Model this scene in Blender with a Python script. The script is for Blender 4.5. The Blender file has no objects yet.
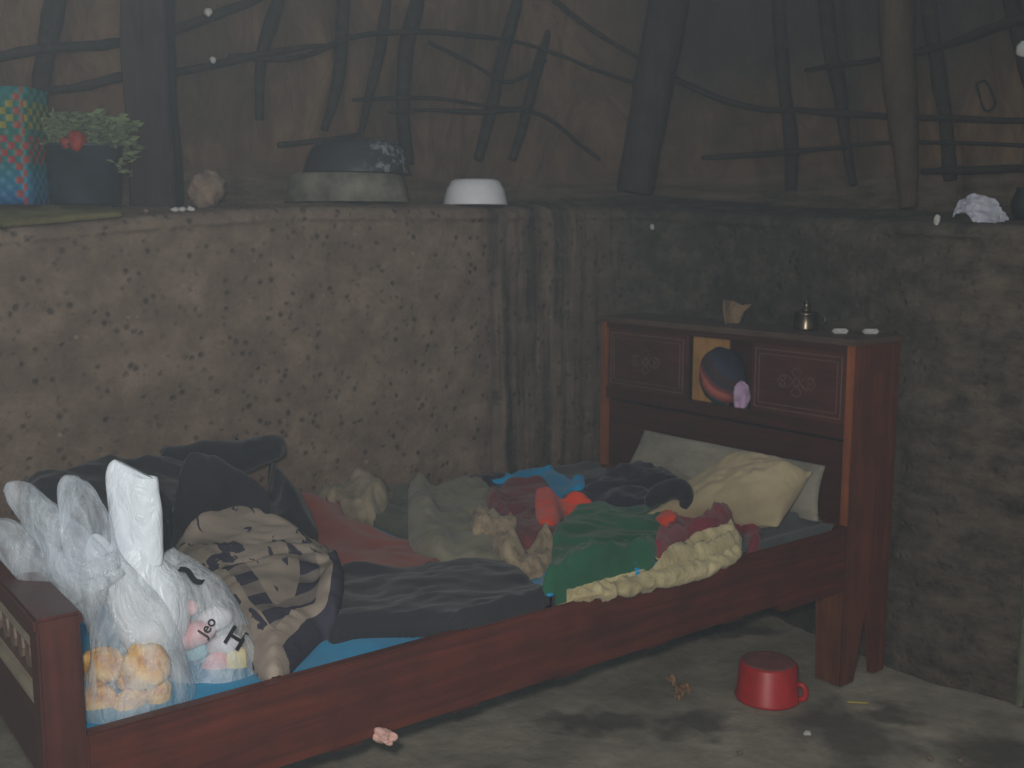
import bpy, bmesh, math, random
import numpy as np
from mathutils import Vector, Matrix
from mathutils.bvhtree import BVHTree
random.seed(7)
SC = bpy.context.scene
COL = SC.collection
# ------------------------------------------------------------------ camera
F = 1062.0
CP = np.array([-1.7127, 2.4812, 1.2783])
YAW, PIT, ROL = [math.radians(a) for a in (52.6392, 8.11, 0.0511)]
FW = np.array([math.sin(YAW)*math.cos(PIT), -math.cos(YAW)*math.cos(PIT), -math.sin(PIT)])
RT = np.cross(FW, [0, 0, 1.0]); RT /= np.linalg.norm(RT)
UP = np.cross(RT, FW)
RT, UP = RT*math.cos(ROL)+UP*math.sin(ROL), -RT*math.sin(ROL)+UP*math.cos(ROL)
def ray(px, py): return FW + RT*(px-512)/F - UP*(py-384)/F
def at(px, py, ax, val):
    d = ray(px, py); i = 'xyz'.index(ax)
    return CP + d*((val-CP[i])/d[i])
def pr(P):
    v = np.array(P)-CP; z = v@FW
    return 512+F*(v@RT)/z, 384-F*(v@UP)/z, z
FH = np.array([FW[0], FW[1], 0.0]); FH /= np.linalg.norm(FH)
def facing(px, py, anchor):        # point on the upright plane through anchor square to the view
    d = ray(px, py); return CP + d*(((np.array(anchor)-CP)@FH)/(d@FH))
cd = bpy.data.cameras.new('camera'); cam = bpy.data.objects.new('camera', cd); COL.objects.link(cam)
cd.sensor_width = 36; cd.lens = F*36/1024; cd.clip_start = .02; cd.dof.use_dof = True; cd.dof.focus_distance = 2.0; cd.dof.aperture_fstop = 6.5
cam.matrix_world = Matrix(((RT[0], UP[0], -FW[0], CP[0]), (RT[1], UP[1], -FW[1], CP[1]), (RT[2], UP[2], -FW[2], CP[2]), (0, 0, 0, 1)))
SC.camera = cam

# ------------------------------------------------------------------ materials
def lin(c):
    return tuple(((v/255)/12.92 if v/255 <= .04045 else ((v/255+.055)/1.055)**2.4) for v in c)+(1,)
def base_mat(name, rough=.8, spec=.3, metal=0):
    m = bpy.data.materials.new(name); m.use_nodes = True
    nt = m.node_tree; b = nt.nodes['Principled BSDF']
    b.inputs['Roughness'].default_value = rough; b.inputs['Specular IOR Level'].default_value = spec
    b.inputs['Metallic'].default_value = metal
    return m, nt, b
def N(nt, t, **k):
    n = nt.nodes.new(t)
    for a, v in k.items():
        if a in n.inputs: n.inputs[a].default_value = v
        else: setattr(n, a, v)
    return n
def coords(nt, scale=(1, 1, 1), kind='Object', rot=(0, 0, 0)):
    tc = N(nt, 'ShaderNodeTexCoord'); mp = N(nt, 'ShaderNodeMapping')
    mp.inputs['Scale'].default_value = scale; mp.inputs['Rotation'].default_value = rot
    nt.links.new(tc.outputs[kind], mp.inputs[0]); return mp.outputs[0]
def ramp(nt, src, stops, interp='LINEAR'):
    r = N(nt, 'ShaderNodeValToRGB'); r.color_ramp.interpolation = interp
    e = r.color_ramp.elements
    while len(e) < len(stops): e.new(.5)
    for i, (p, c) in enumerate(stops):
        e[i].position = p; e[i].color = c if len(c) == 4 else lin(c)
    nt.links.new(src, r.inputs[0]); return r.outputs[0]
def noise(nt, co, scale=5, detail=4, rough=.55, dist=0):
    n = N(nt, 'ShaderNodeTexNoise', Scale=scale, Detail=detail, Roughness=rough, Distortion=dist)
    nt.links.new(co, n.inputs['Vector']); return n.outputs[0]
def mix(nt, fac, a, b, mode='MIX'):
    m = N(nt, 'ShaderNodeMix', data_type='RGBA', blend_type=mode)
    for s, v in ((0, fac), (6, a), (7, b)):
        if isinstance(v, (int, float)): m.inputs[s].default_value = v
        elif isinstance(v, tuple): m.inputs[s].default_value = v
        else: nt.links.new(v, m.inputs[s])
    return m.outputs[2]
def mth(nt, op, a, b=0.0, c=None):
    m = N(nt, 'ShaderNodeMath', operation=op)
    for i, v in enumerate((a, b) if c is None else (a, b, c)):
        if isinstance(v, (int, float)): m.inputs[i].default_value = v
        else: nt.links.new(v, m.inputs[i])
    return m.outputs[0]
def bump(nt, b, src, strength=.3, dist=.01):
    n = N(nt, 'ShaderNodeBump', Strength=strength, Distance=dist)
    nt.links.new(src, n.inputs['Height']); nt.links.new(n.outputs[0], b.inputs['Normal'])
def cloth_mat(name, c1, c2=None, scale=6, rough=.95, weave=260, bs=.35, stops=None):
    m, nt, b = base_mat(name, rough, .12)
    c2 = c2 or tuple(v*.72 for v in c1)
    co = coords(nt)
    nt.links.new(ramp(nt, noise(nt, co, scale, 5, .6), stops or [(.32, c2), (.62, c1)]), b.inputs['Base Color'])
    bump(nt, b, noise(nt, co, weave, 2, .5), bs, .004)
    b.inputs['Sheen Weight'].default_value = .15
    return m
def wood_mat(name, dark, light, axis='Y', rough=.42, spec=.4, scale=1.0, bs=.15):
    m, nt, b = base_mat(name, rough, spec)
    s = {'X': (1.5, 22, 22), 'Y': (22, 1.5, 22), 'Z': (22, 22, 1.5)}[axis]
    co = coords(nt, tuple(v*scale for v in s))
    n1 = noise(nt, co, 1.6, 6, .65, .8)
    n2 = noise(nt, coords(nt, (1, 1, 1)), 7, 4, .6)
    c = ramp(nt, n1, [(.3, dark), (.7, light)])
    c = mix(nt, ramp(nt, n2, [(.42, (0, 0, 0, 1)), (.7, (.45, .45, .45, 1))]), c, lin(tuple(v*.5 for v in dark)))
    nt.links.new(c, b.inputs['Base Color']); bump(nt, b, n1, bs, .003)
    return m
def plain(name, c, rough=.7, spec=.3, metal=0, var=.75, scale=25, bs=.2):
    m, nt, b = base_mat(name, rough, spec, metal)
    n = noise(nt, coords(nt), scale, 4, .6)
    nt.links.new(ramp(nt, n, [(.3, tuple(v*var for v in c)), (.65, c)]), b.inputs['Base Color'])
    bump(nt, b, n, bs, .004)
    return m

# ------------------------------------------------------------------ object helpers
def link(name, me, mat=None, parent=None, smooth=True):
    o = bpy.data.objects.new(name, me); COL.objects.link(o)
    if mat:
        for mm in (mat if isinstance(mat, (list, tuple)) else [mat]): me.materials.append(mm)
    if smooth: me.polygons.foreach_set('use_smooth', [True]*len(me.polygons))
    if parent: o.parent = parent
    return o
def mesh(name, V, Fc, mat=None, parent=None, smooth=True, origin=None):
    V = np.array(V, float)
    off = np.zeros(3)
    if origin is not None: off = np.array(origin, float)
    me = bpy.data.meshes.new(name); me.from_pydata((V-off).tolist(), [], [list(f) for f in Fc]); me.update()
    o = link(name, me, mat, parent, smooth)
    if origin is not None: o.location = off
    return o
def tag(o, label, cat, group=None, kind=None):
    o['label'] = label; o['category'] = cat
    if group: o['group'] = group
    if kind: o['kind'] = kind
    return o
def empty(name, loc=(0, 0, 0)):
    o = bpy.data.objects.new(name, None); COL.objects.link(o); o.location = loc; o.empty_display_size = .05; return o
class MB:
    def __init__(s): s.V = []; s.F = []
    def prism(s, poly, axis, a, b):          # poly 2D extruded along axis from a to b
        n = len(poly); k = len(s.V)
        def p3(u, v, w):
            return {'x': (w, u, v), 'y': (u, w, v), 'z': (u, v, w)}[axis]
        s.V += [p3(u, v, a) for u, v in poly]+[p3(u, v, b) for u, v in poly]
        s.F += [[k+i for i in range(n)][::-1], [k+n+i for i in range(n)]]
        s.F += [[k+i, k+(i+1) % n, k+n+(i+1) % n, k+n+i] for i in range(n)]
        return s
    def box(s, x0, x1, y0, y1, z0, z1):
        return s.prism([(x0, y0), (x1, y0), (x1, y1), (x0, y1)], 'z', z0, z1)
    def build(s, name, mat, parent=None, bevel=.003, sub=0):
        bm = bmesh.new(); vs = [bm.verts.new(v) for v in s.V]
        for f in s.F: bm.faces.new([vs[i] for i in f])
        bmesh.ops.recalc_face_normals(bm, faces=bm.faces)
        if bevel: bmesh.ops.bevel(bm, geom=[e for e in bm.edges], offset=bevel, segments=2, affect='EDGES', clamp_overlap=True)
        me = bpy.data.meshes.new(name); bm.to_mesh(me); bm.free()
        o = link(name, me, mat, parent, False)
        return o
def lathe(name, prof, mat, parent=None, loc=(0, 0, 0), seg=48, wob=0.0, seed=0, squash=(1, 1)):
    V = []; Fc = []; rs = random.Random(seed); ph = [rs.random()*6.28 for _ in range(4)]
    for (r, z) in prof:
        for k in range(seg):
            a = 2*math.pi*k/seg
            w = 1+wob*(math.sin(2*a+ph[0])+.6*math.sin(3*a+ph[1]+z*9)+.4*math.sin(5*a+ph[2]))
            V.append((r*w*math.cos(a)*squash[0], r*w*math.sin(a)*squash[1], z))
    for i in range(len(prof)-1):
        for k in range(seg):
            Fc.append((i*seg+k, i*seg+(k+1) % seg, (i+1)*seg+(k+1) % seg, (i+1)*seg+k))
    if prof[0][0] > 1e-5: Fc.append(tuple(range(seg))[::-1])
    if prof[-1][0] > 1e-5: Fc.append(tuple(range((len(prof)-1)*seg, len(prof)*seg)))
    o = mesh(name, V, Fc, mat, parent); o.location = loc
    return o
# fast value noise (numpy), smooth, range about -1..1
_rng = np.random.default_rng(3); _T = _rng.random((64, 64, 64))*2-1
def vn3(x, y, z):
    x = np.asarray(x, float); y = np.asarray(y, float); z = np.asarray(z, float)+0*x
    xi, yi, zi = np.floor(x).astype(int), np.floor(y).astype(int), np.floor(z).astype(int)
    fx, fy, fz = x-xi, y-yi, z-zi
    fx, fy, fz = [t*t*(3-2*t) for t in (fx, fy, fz)]
    r = 0
    for a in (0, 1):
        for b in (0, 1):
            for c in (0, 1):
                r = r + _T[(xi+a) % 64, (yi+b) % 64, (zi+c) % 64]*(fx if a else 1-fx)*(fy if b else 1-fy)*(fz if c else 1-fz)
    return r
def fbm(x, y, z=0., o=4, lac=2.1, g=.5):
    r = 0; a = 1
    for i in range(o):
        r = r + a*vn3(x+i*13.7, y+i*7.1, z+i*3.3); x = x*lac; y = y*lac; z = z*lac; a *= g
    return r
def catmull(P, n=8, closed=False):
    P = [np.array(p, float) for p in P]; out = []; m = len(P)
    rng = range(m) if closed else range(m-1)
    for i in rng:
        if closed: p0, p1, p2, p3 = P[i-1], P[i], P[(i+1) % m], P[(i+2) % m]
        else: p0, p1, p2, p3 = P[max(i-1, 0)], P[i], P[i+1], P[min(i+2, m-1)]
        for k in range(n):
            t = k/n
            out.append(.5*((2*p1)+(-p0+p2)*t+(2*p0-5*p1+4*p2-p3)*t*t+(-p0+3*p1-3*p2+p3)*t**3))
    if not closed: out.append(P[-1])
    return np.array(out)
def loft(name, rings, mat, parent=None, anchor=None, seg=28, nsub=5, crumple=0., cscale=14, seed=0, world=False, ridge=False, sq=1.0, cap=True):
    """rings: (px, py, half_width_px, half_depth_m[, depth shift m]) on the upright plane through anchor, or world points."""
    if not world:
        R = []
        for r in rings:
            p = facing(r[0], r[1], anchor); z = pr(p)[2]
            p = p + FH*(r[4] if len(r) > 4 else 0)
            R.append(list(p)+[r[2]*z/F, r[3]])
    else: R = rings
    C = catmull([r[:5] for r in R], nsub)
    V = []; Fc = []
    n = len(C)
    for i in range(n):
        t = C[min(i+1, n-1)][:3]-C[max(i-1, 0)][:3]; t /= max(np.linalg.norm(t), 1e-9)
        a1 = np.cross(t, FH); a1 /= max(np.linalg.norm(a1), 1e-6); a2 = np.cross(a1, t)
        for k in range(seg):
            a = 2*math.pi*k/seg; ca, sa = math.cos(a), math.sin(a)
            ca = math.copysign(abs(ca)**sq, ca); sa = math.copysign(abs(sa)**sq, sa)
            V.append(C[i][:3]+a1*max(C[i][3], .0015)*ca+a2*max(C[i][4], .0015)*sa)
    V = np.array(V)
    if crumple:
        cen = np.repeat(C[:, :3], seg, 0); d = V-cen; L = np.linalg.norm(d, axis=1, keepdims=True)
        nn = fbm(V[:, 0]*cscale+seed*5.1, V[:, 1]*cscale, V[:, 2]*cscale*.6, 4)
        if ridge: nn = (1-2.2*np.abs(nn))
        V = V + d/np.maximum(L, 1e-6)*np.minimum(crumple, L*.6)*nn[:, None]
    for i in range(n-1):
        for k in range(seg):
            Fc.append((i*seg+k, i*seg+(k+1) % seg, (i+1)*seg+(k+1) % seg, (i+1)*seg+k))
    if cap: Fc.append(tuple(range(seg))[::-1]); Fc.append(tuple(range((n-1)*seg, n*seg)))
    return mesh(name, V, Fc, mat, parent, origin=C[0][:3] if parent is None else None)
def pole(name, pts, mat, seg=10, wob=.12, seed=0, nsub=8, parent=None):
    """crooked wooden pole: pts = (x, y, z, r) in world"""
    C = catmull(pts, nsub); V = []; Fc = []; n = len(C); rs = np.random.default_rng(seed)
    for i in range(n):
        t = C[min(i+1, n-1)][:3]-C[max(i-1, 0)][:3]; t /= np.linalg.norm(t)
        u = np.cross(t, [.31, .2, .93] if abs(t[2]) < .9 else [1, 0, 0]); u /= np.linalg.norm(u); v = np.cross(t, u)
        for k in range(seg):
            a = 2*math.pi*k/seg
            w = 1+wob*float(fbm(np.array(3*math.cos(a)+seed), np.array(3*math.sin(a)), np.array(i*.35), 2))
            V.append(C[i][:3]+(u*math.cos(a)+v*math.sin(a))*C[i][3]*w)
    for i in range(n-1):
        for k in range(seg): Fc.append((i*seg+k, i*seg+(k+1) % seg, (i+1)*seg+(k+1) % seg, (i+1)*seg+k))
    Fc.append(tuple(range(seg))[::-1]); Fc.append(tuple(range((n-1)*seg, n*seg)))
    return mesh(name, V, Fc, mat, parent, origin=C[0][:3] if parent is None else None)

# ------------------------------------------------------------------ the mud wall
PATH = [(1.40, 3.9), (1.31, 3.0), (1.24, 2.2), (1.19, 1.5), (1.165, .9), (1.155, .4), (1.14, .05), (1.06, -.22), (.85, -.33), (.5, -.315), (.15, -.275), (-.1, -.25), (-.35, -.29), (-.85, -.42), (-1.5, -.62), (-2.3, -.95)]
PC = catmull(PATH, 24)
PT = np.gradient(PC, axis=0); PT /= np.linalg.norm(PT, axis=1)[:, None]
PN = np.stack([-PT[:, 1], PT[:, 0]], 1)      # outward (away from the room)
PS = np.concatenate([[0], np.cumsum(np.linalg.norm(np.diff(PC, axis=0), axis=1))])
def path(s):
    x = np.interp(s, PS, PC[:, 0]); y = np.interp(s, PS, PC[:, 1]); nx = np.interp(s, PS, PN[:, 0]); ny = np.interp(s, PS, PN[:, 1])
    return x, y, nx, ny
def s_at(px, off):                          # path position whose point, set back by off, stands in column px
    def f(s):
        x, y, nx, ny = path(s); return pr((x+nx*off, y+ny*off, 1.33))[0]
    lo, hi = .9, PS[-1]-1.0
    for _ in range(50):
        m = (lo+hi)/2
        if f(m) < px: lo = m
        else: hi = m
    return (lo+hi)/2
def zpix(x, y, px, py):                     # height over (x, y) seen at row py
    d = ray(px, py); t = ((np.array([x, y])-CP[:2])@FH[:2])/(d@FH); return CP[2]+d[2]*t
def on(px, py, off):
    s = s_at(px, off); x, y, nx, ny = path(s); x += nx*off; y += ny*off
    return np.array([x, y, zpix(x, y, px, py)])
fr = [(-80, 231), (0, 228), (60, 223), (120, 217), (200, 211), (300, 206), (450, 207), (560, 207), (650, 208), (760, 214), (880, 219), (1000, 224), (1100, 226)]
bk = [(-80, 207), (0, 207), (90, 206), (160, 208), (205, 208), (350, 202), (475, 204), (560, 199), (650, 196), (760, 206), (880, 212), (1000, 214), (1100, 216)]
SF = [(s_at(p, 0), on(p, q, 0)[2]) for p, q in fr]; SB = [(s_at(p, .2), on(p, q, .2)[2]) for p, q in bk]
def zf(s): return np.interp(s, [a for a, b in SF], [b for a, b in SF])
def zb(s): return np.interp(s, [a for a, b in SB], [b for a, b in SB])
def wall_noise(s, z):
    s = np.asarray(s, float); z = np.asarray(z, float)
    dark = np.clip((s-s_at(480, 0))/.4, 0, 1)
    n = .010*fbm(s*5, z*5, 0., 4)+.005*fbm(s*22, z*22, 5., 3)
    n = n+dark*(.018*fbm(s*3.2, z*8, 9., 4)*np.clip((s-s_at(640, 0))/.2, 0, 1))*np.where((s > s_at(600, 0)) & (s < s_at(905, 0)) & (z < 1.02), .15, 1)
    sc, s2 = s_at(480, 0), s_at(600, 0)
    g = np.clip((s-sc)/.06, 0, 1)*np.clip((s2-s)/.1, 0, 1)
    return n+g*.012*vn3(s*26, z*1.3, 2.)
def ledge_z(s, off):
    k = np.clip(off/.2, 0, 1); return zf(s)*(1-k)+zb(s)*k
def build_wall(name, s0, s1, mat, top_off=.62):
    ns = int((s1-s0)/.012); S = np.linspace(s0, s1, ns)
    rows = []
    for z in np.linspace(-.05, .94, 84): rows.append(('f', z))
    for k in range(7): rows.append(('r', k/6*math.pi/2))
    for o in np.linspace(.06, top_off, 32): rows.append(('t', o))
    V = []; UV = []
    x, y, nx, ny = path(S); Z = zf(S)
    R = .04
    for kind, v in rows:
        if kind == 'f':
            z = v/.94*(Z-R); o = wall_noise(S, z)
        elif kind == 'r':
            z = Z-R+R*math.sin(v); o = R*(1-math.cos(v))+wall_noise(S, Z)*1.0
        else:
            kk = np.clip((v-R)/.16, 0, 1); z = Z*(1-kk)+zb(S)*kk + .006*fbm(S*14, v*14+0*S, 1., 3)*min(1, (v-.04)/.05); o = v+wall_noise(S, Z)*max(0, 1-(v-.04)/.1)
        V += list(zip(x+nx*o, y+ny*o, z)); UV += list(zip(S, z if kind != 't' else z+v))
    Fc = []; nr = len(rows)
    for i in range(nr-1):
        for k in range(ns-1): Fc.append((i*ns+k, i*ns+k+1, (i+1)*ns+k+1, (i+1)*ns+k))
    o = mesh(name, V, Fc, mat); me = o.data
    uv = me.uv_layers.new(name='UVMap'); li = np.zeros(len(me.loops), int); me.loops.foreach_get('vertex_index', li)
    uv.data.foreach_set('uv', np.array(UV)[li].ravel())
    o['kind'] = 'structure'
    return o
S480, S590 = s_at(482, 0), s_at(600, 0)
SCOR = s_at(655, 0)
def mud_mat():
    m, nt, b = base_mat('mud', .95, .12)
    co = coords(nt, kind='UV')
    sep = N(nt, 'ShaderNodeSeparateXYZ'); nt.links.new(co, sep.inputs[0]); U, Vv = sep.outputs[0], sep.outputs[1]
    c = ramp(nt, noise(nt, co, 7, 6, .7), [(.3, (92, 77, 66)), (.5, (113, 96, 83)), (.72, (136, 118, 103))])
    # pebbles and pits
    vo = N(nt, 'ShaderNodeTexVoronoi', Scale=34.0); nt.links.new(mixv(nt, co, .02), vo.inputs['Vector'])
    sel = ramp(nt, noise(nt, co, 16, 3, .6), [(.46, (0, 0, 0, 1)), (.56, (1, 1, 1, 1))])
    pit = mth(nt, 'MULTIPLY', ramp(nt, vo.outputs['Distance'], [(.12, (1, 1, 1, 1)), (.38, (0, 0, 0, 1))]), sel)
    c = mix(nt, mth(nt, 'MULTIPLY', pit, .72), c, lin((48, 42, 38)))
    vo2 = N(nt, 'ShaderNodeTexVoronoi', Scale=23.0); nt.links.new(co, vo2.inputs['Vector'])
    sel2 = ramp(nt, noise(nt, coords(nt, kind='UV', scale=(1.3, 1.3, 1)), 9, 2, .6), [(.56, (0, 0, 0, 1)), (.64, (1, 1, 1, 1))])
    lum = mth(nt, 'MULTIPLY', ramp(nt, vo2.outputs['Distance'], [(.08, (1, 1, 1, 1)), (.2, (0, 0, 0, 1))]), sel2)
    c = mix(nt, mth(nt, 'MULTIPLY', lum, .5), c, lin((160, 140, 115)))
    # soot: the stretch from the corner on is blackened, with vertical streaks
    st = noise(nt, coords(nt, kind='UV', scale=(26, 1.1, 1)), 1, 3, .6)
    edge = mth(nt, 'ADD', U, mth(nt, 'MULTIPLY', mth(nt, 'SUBTRACT', noise(nt, co, 5, 3), .5), .12))
    mr = N(nt, 'ShaderNodeMapRange'); mr.inputs[1].default_value = S480-.02; mr.inputs[2].default_value = S480+.05
    nt.links.new(edge, mr.inputs[0])
    mr2 = N(nt, 'ShaderNodeMapRange'); mr2.inputs[1].default_value = S590-.25; mr2.inputs[2].default_value = S590+.15; mr2.inputs[3].default_value = 0.; mr2.inputs[4].default_value = 1.
    nt.links.new(edge, mr2.inputs[0])
    streak = ramp(nt, st, [(.40, (1, 1, 1, 1)), (.62, (.22, .22, .22, 1))])
    soot = mth(nt, 'MULTIPLY', mr.outputs[0], mth(nt, 'MAXIMUM', streak, mr2.outputs[0]))
    sc = ramp(nt, noise(nt, co, 9, 6, .75), [(.3, (38, 37, 35)), (.5, (56, 53, 48)), (.72, (92, 83, 72))])
    c = mix(nt, mth(nt, 'MULTIPLY', soot, .93), c, sc)
    # the far right of the wall: rough courses, dusty again
    far = N(nt, 'ShaderNodeMapRange'); far.inputs[1].default_value = s_at(800, 0); far.inputs[2].default_value = s_at(960, 0); nt.links.new(edge, far.inputs[0])
    pt = ramp(nt, noise(nt, coords(nt, kind='UV', scale=(1, 2.2, 1)), 7, 6, .75), [(.40, (0, 0, 0, 1)), (.66, (.8, .8, .8, 1))])
    c = mix(nt, mth(nt, 'MULTIPLY', far.outputs[0], pt), c, lin((104, 93, 80)))
    nt.links.new(c, b.inputs['Base Color'])
    h = mth(nt, 'SUBTRACT', noise(nt, co, 40, 5, .7), mth(nt, 'MULTIPLY', pit, .9))
    bump(nt, b, h, .6, .012)
    return m
def mixv(nt, co, amt):
    n = N(nt, 'ShaderNodeTexNoise', Scale=9.0); nt.links.new(co, n.inputs['Vector'])
    vm = N(nt, 'ShaderNodeVectorMath', operation='SCALE'); nt.links.new(n.outputs['Color'], vm.inputs[0]); vm.inputs['Scale'].default_value = amt
    va = N(nt, 'ShaderNodeVectorMath', operation='ADD'); nt.links.new(co, va.inputs[0]); nt.links.new(vm.outputs[0], va.inputs[1]); return va.outputs[0]
M_mud = mud_mat()
build_wall('wall_left', 0.0, SCOR, M_mud)
build_wall('wall_back', SCOR, PS[-1], M_mud)

# upper wall of bark and thatch behind the ledge, leaning in
def bark_mat():
    m, nt, b = base_mat('bark_lining', .95, .1)
    co = coords(nt, kind='UV')
    n1 = noise(nt, coords(nt, kind='UV', scale=(6, 2.0, 1)), 1.8, 6, .7, .8)
    n2 = noise(nt, coords(nt, kind='UV', scale=(2.4, 1.4, 1)), 1.3, 3, .6, .4)
    c = ramp(nt, n1, [(.25, (70, 56, 46)), (.5, (96, 77, 61)), (.78, (124, 100, 78))])
    c = mix(nt, ramp(nt, n2, [(.45, (0, 0, 0, 1)), (.65, (.6, .6, .6, 1))]), c, lin((60, 55, 50)))
    # rough daubed band just over the ledge
    sep = N(nt, 'ShaderNodeSeparateXYZ'); nt.links.new(co, sep.inputs[0])
    bd = noise(nt, coords(nt, kind='UV', scale=(4, 16, 1)), 1.4, 5, .7)
    mr = N(nt, 'ShaderNodeMapRange'); mr.inputs[1].default_value = 1.52; mr.inputs[2].default_value = 1.44; nt.links.new(sep.outputs[1], mr.inputs[0])
    c = mix(nt, mth(nt, 'MULTIPLY', mr.outputs[0], .8), c, ramp(nt, bd, [(.35, (52, 50, 46)), (.7, (112, 100, 86))]))
    s1 = N(nt, 'ShaderNodeMapRange'); s1.inputs[1].default_value = s_at(560, .4); s1.inputs[2].default_value = s_at(700, .4); nt.links.new(sep.outputs[0], s1.inputs[0])
    s2 = N(nt, 'ShaderNodeMapRange'); s2.inputs[1].default_value = 1.6; s2.inputs[2].default_value = 1.95; nt.links.new(sep.outputs[1], s2.inputs[0])
    c = mix(nt, mth(nt, 'MULTIPLY', mth(nt, 'MULTIPLY', s1.outputs[0], s2.outputs[0]), .8), c, lin((46, 50, 51)))  # dark bluish smoke veil painted into the bark toward the upper right
    nt.links.new(c, b.inputs['Base Color']); bump(nt, b, n1, .6, .02)
    return m
def up_off(z): return .46-.12*(z-1.35)
def upper(name, s0, s1):
    ns = int((s1-s0)/.018); S = np.linspace(s0, s1, ns); ZZ = np.linspace(1.18, 2.75, 80); V = []; UV = []
    x, y, nx, ny = path(S)
    for z in ZZ:
        o = up_off(z)+.018*fbm(S*9, z*1.6+0*S, 3., 4)+.012*fbm(S*3, z*6+0*S, 8., 2)*np.clip((1.6-z)/.1, 0, 1)
        V += list(zip(x+nx*o, y+ny*o, z+0*S)); UV += list(zip(S, z+0*S))
    Fc = [(i*ns+k, i*ns+k+1, (i+1)*ns+k+1, (i+1)*ns+k) for i in range(len(ZZ)-1) for k in range(ns-1)]
    o = mesh(name, V, Fc, bark_mat()); me = o.data
    uv = me.uv_layers.new(name='UVMap'); li = np.zeros(len(me.loops), int); me.loops.foreach_get('vertex_index', li)
    uv.data.foreach_set('uv', np.array(UV)[li].ravel()); o['kind'] = 'structure'
upper('wall_upper', 0.0, PS[-1])

# floor
def floor_mat():
    m, nt, b = base_mat('earth_floor', .9, .2)
    co = coords(nt)
    c = ramp(nt, noise(nt, co, 3.5, 7, .62), [(.3, (112, 105, 92)), (.52, (152, 143, 127)), (.75, (182, 172, 154))])
    sep = N(nt, 'ShaderNodeSeparateXYZ'); nt.links.new(mixv(nt, co, .22), sep.inputs[0])
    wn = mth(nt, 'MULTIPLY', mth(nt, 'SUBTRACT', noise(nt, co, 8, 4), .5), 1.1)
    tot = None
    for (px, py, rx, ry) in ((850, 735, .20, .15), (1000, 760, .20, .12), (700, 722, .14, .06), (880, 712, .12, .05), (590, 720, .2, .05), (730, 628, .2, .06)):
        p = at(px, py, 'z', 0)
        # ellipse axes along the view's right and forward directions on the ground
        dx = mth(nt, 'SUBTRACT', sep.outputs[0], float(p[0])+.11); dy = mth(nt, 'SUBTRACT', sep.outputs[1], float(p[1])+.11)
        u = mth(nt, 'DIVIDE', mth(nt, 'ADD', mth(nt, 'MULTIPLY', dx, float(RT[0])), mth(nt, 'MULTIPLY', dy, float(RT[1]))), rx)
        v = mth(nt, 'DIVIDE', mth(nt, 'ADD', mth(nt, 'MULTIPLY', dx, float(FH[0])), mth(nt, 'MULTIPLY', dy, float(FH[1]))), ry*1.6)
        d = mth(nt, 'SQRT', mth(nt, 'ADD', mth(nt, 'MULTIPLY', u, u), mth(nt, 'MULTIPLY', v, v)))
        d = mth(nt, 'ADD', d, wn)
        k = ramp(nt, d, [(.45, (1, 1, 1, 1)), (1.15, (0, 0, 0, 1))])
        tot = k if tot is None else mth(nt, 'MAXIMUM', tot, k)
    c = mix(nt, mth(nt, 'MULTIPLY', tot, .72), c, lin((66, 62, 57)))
    nt.links.new(c, b.inputs['Base Color'])
    bump(nt, b, noise(nt, co, 18, 6, .65), .5, .012)
    return m
xs = np.linspace(-3.2, 1.7, 200); ys = np.linspace(-1.4, 4.2, 220); X, Y = np.meshgrid(xs, ys)
Z = -.006+.005*fbm(X*3, Y*3, 0., 4)
Z = np.minimum(Z, 0)
V = np.stack([X.ravel(), Y.ravel(), Z.ravel()], 1); nx = len(xs)
fl = mesh('floor', V, [(i*nx+k, i*nx+k+1, (i+1)*nx+k+1, (i+1)*nx+k) for i in range(len(ys)-1) for k in range(nx-1)], floor_mat()); fl['kind'] = 'structure'

# ------------------------------------------------------------------ bed
W, L, D, T = 1.024, 2.042, .21, .066
H = .993
M_w_dark = wood_mat('dark_mahogany', (50, 24, 20), (74, 34, 26), 'X')
M_w_rail = wood_mat('red_mahogany', (62, 27, 22), (98, 42, 29), 'Y', .45, .3)
M_w_side = wood_mat('brown_mahogany', (76, 36, 25), (112, 56, 36), 'Z', .45, .4)
M_w_post = wood_mat('orange_edge_wood', (112, 58, 32), (150, 84, 48), 'Z', .5, .3)
M_w_foot = wood_mat('foot_mahogany', (62, 29, 24), (86, 41, 32), 'Z', .4, .35)
M_leg = wood_mat('brown_leg_wood', (78, 42, 28), (112, 64, 40), 'Z', .5, .3)
M_w_top = wood_mat('dusty_mahogany', (70, 54, 47), (96, 76, 66), 'X', .55, .3)
M_ply = wood_mat('bare_plywood', (150, 108, 62), (178, 134, 82), 'Z', .7, .2)
M_pale = wood_mat('pale_moulding', (130, 118, 100), (158, 146, 126), 'X', .6, .3)
M_door = wood_mat('door_panel_wood', (60, 29, 25), (84, 42, 34), 'X', .4, .45)
M_line = plain('worn_gilt_line', (118, 96, 84), .5, .4)
bed = empty('bed', (.5, 1.0, 0)); bed.location = (0, 0, 0)
tag(bed, 'dark red wooden single bed with a boxed headboard and carved footboard along the mud wall', 'bed')
hb = MB()
# box of the headboard
hb.box(.02, W-.02, -D+.004, -D+.014, .36, H-.02)          # back board
hb.box(.02, W-.02, -.05, -.018, .36, .70)                 # lower front board
hb.box(.02, W-.02, -D+.01, -.002, .712, .742)             # shelf
hb.box(.02, W-.02, -.022, -.001, .955, .975)              # strip over doors
hb.box(.02, W-.02, -.022, -.001, .735, .75)
head = hb.build('headboard', M_w_dark, bed, .002)
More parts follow.
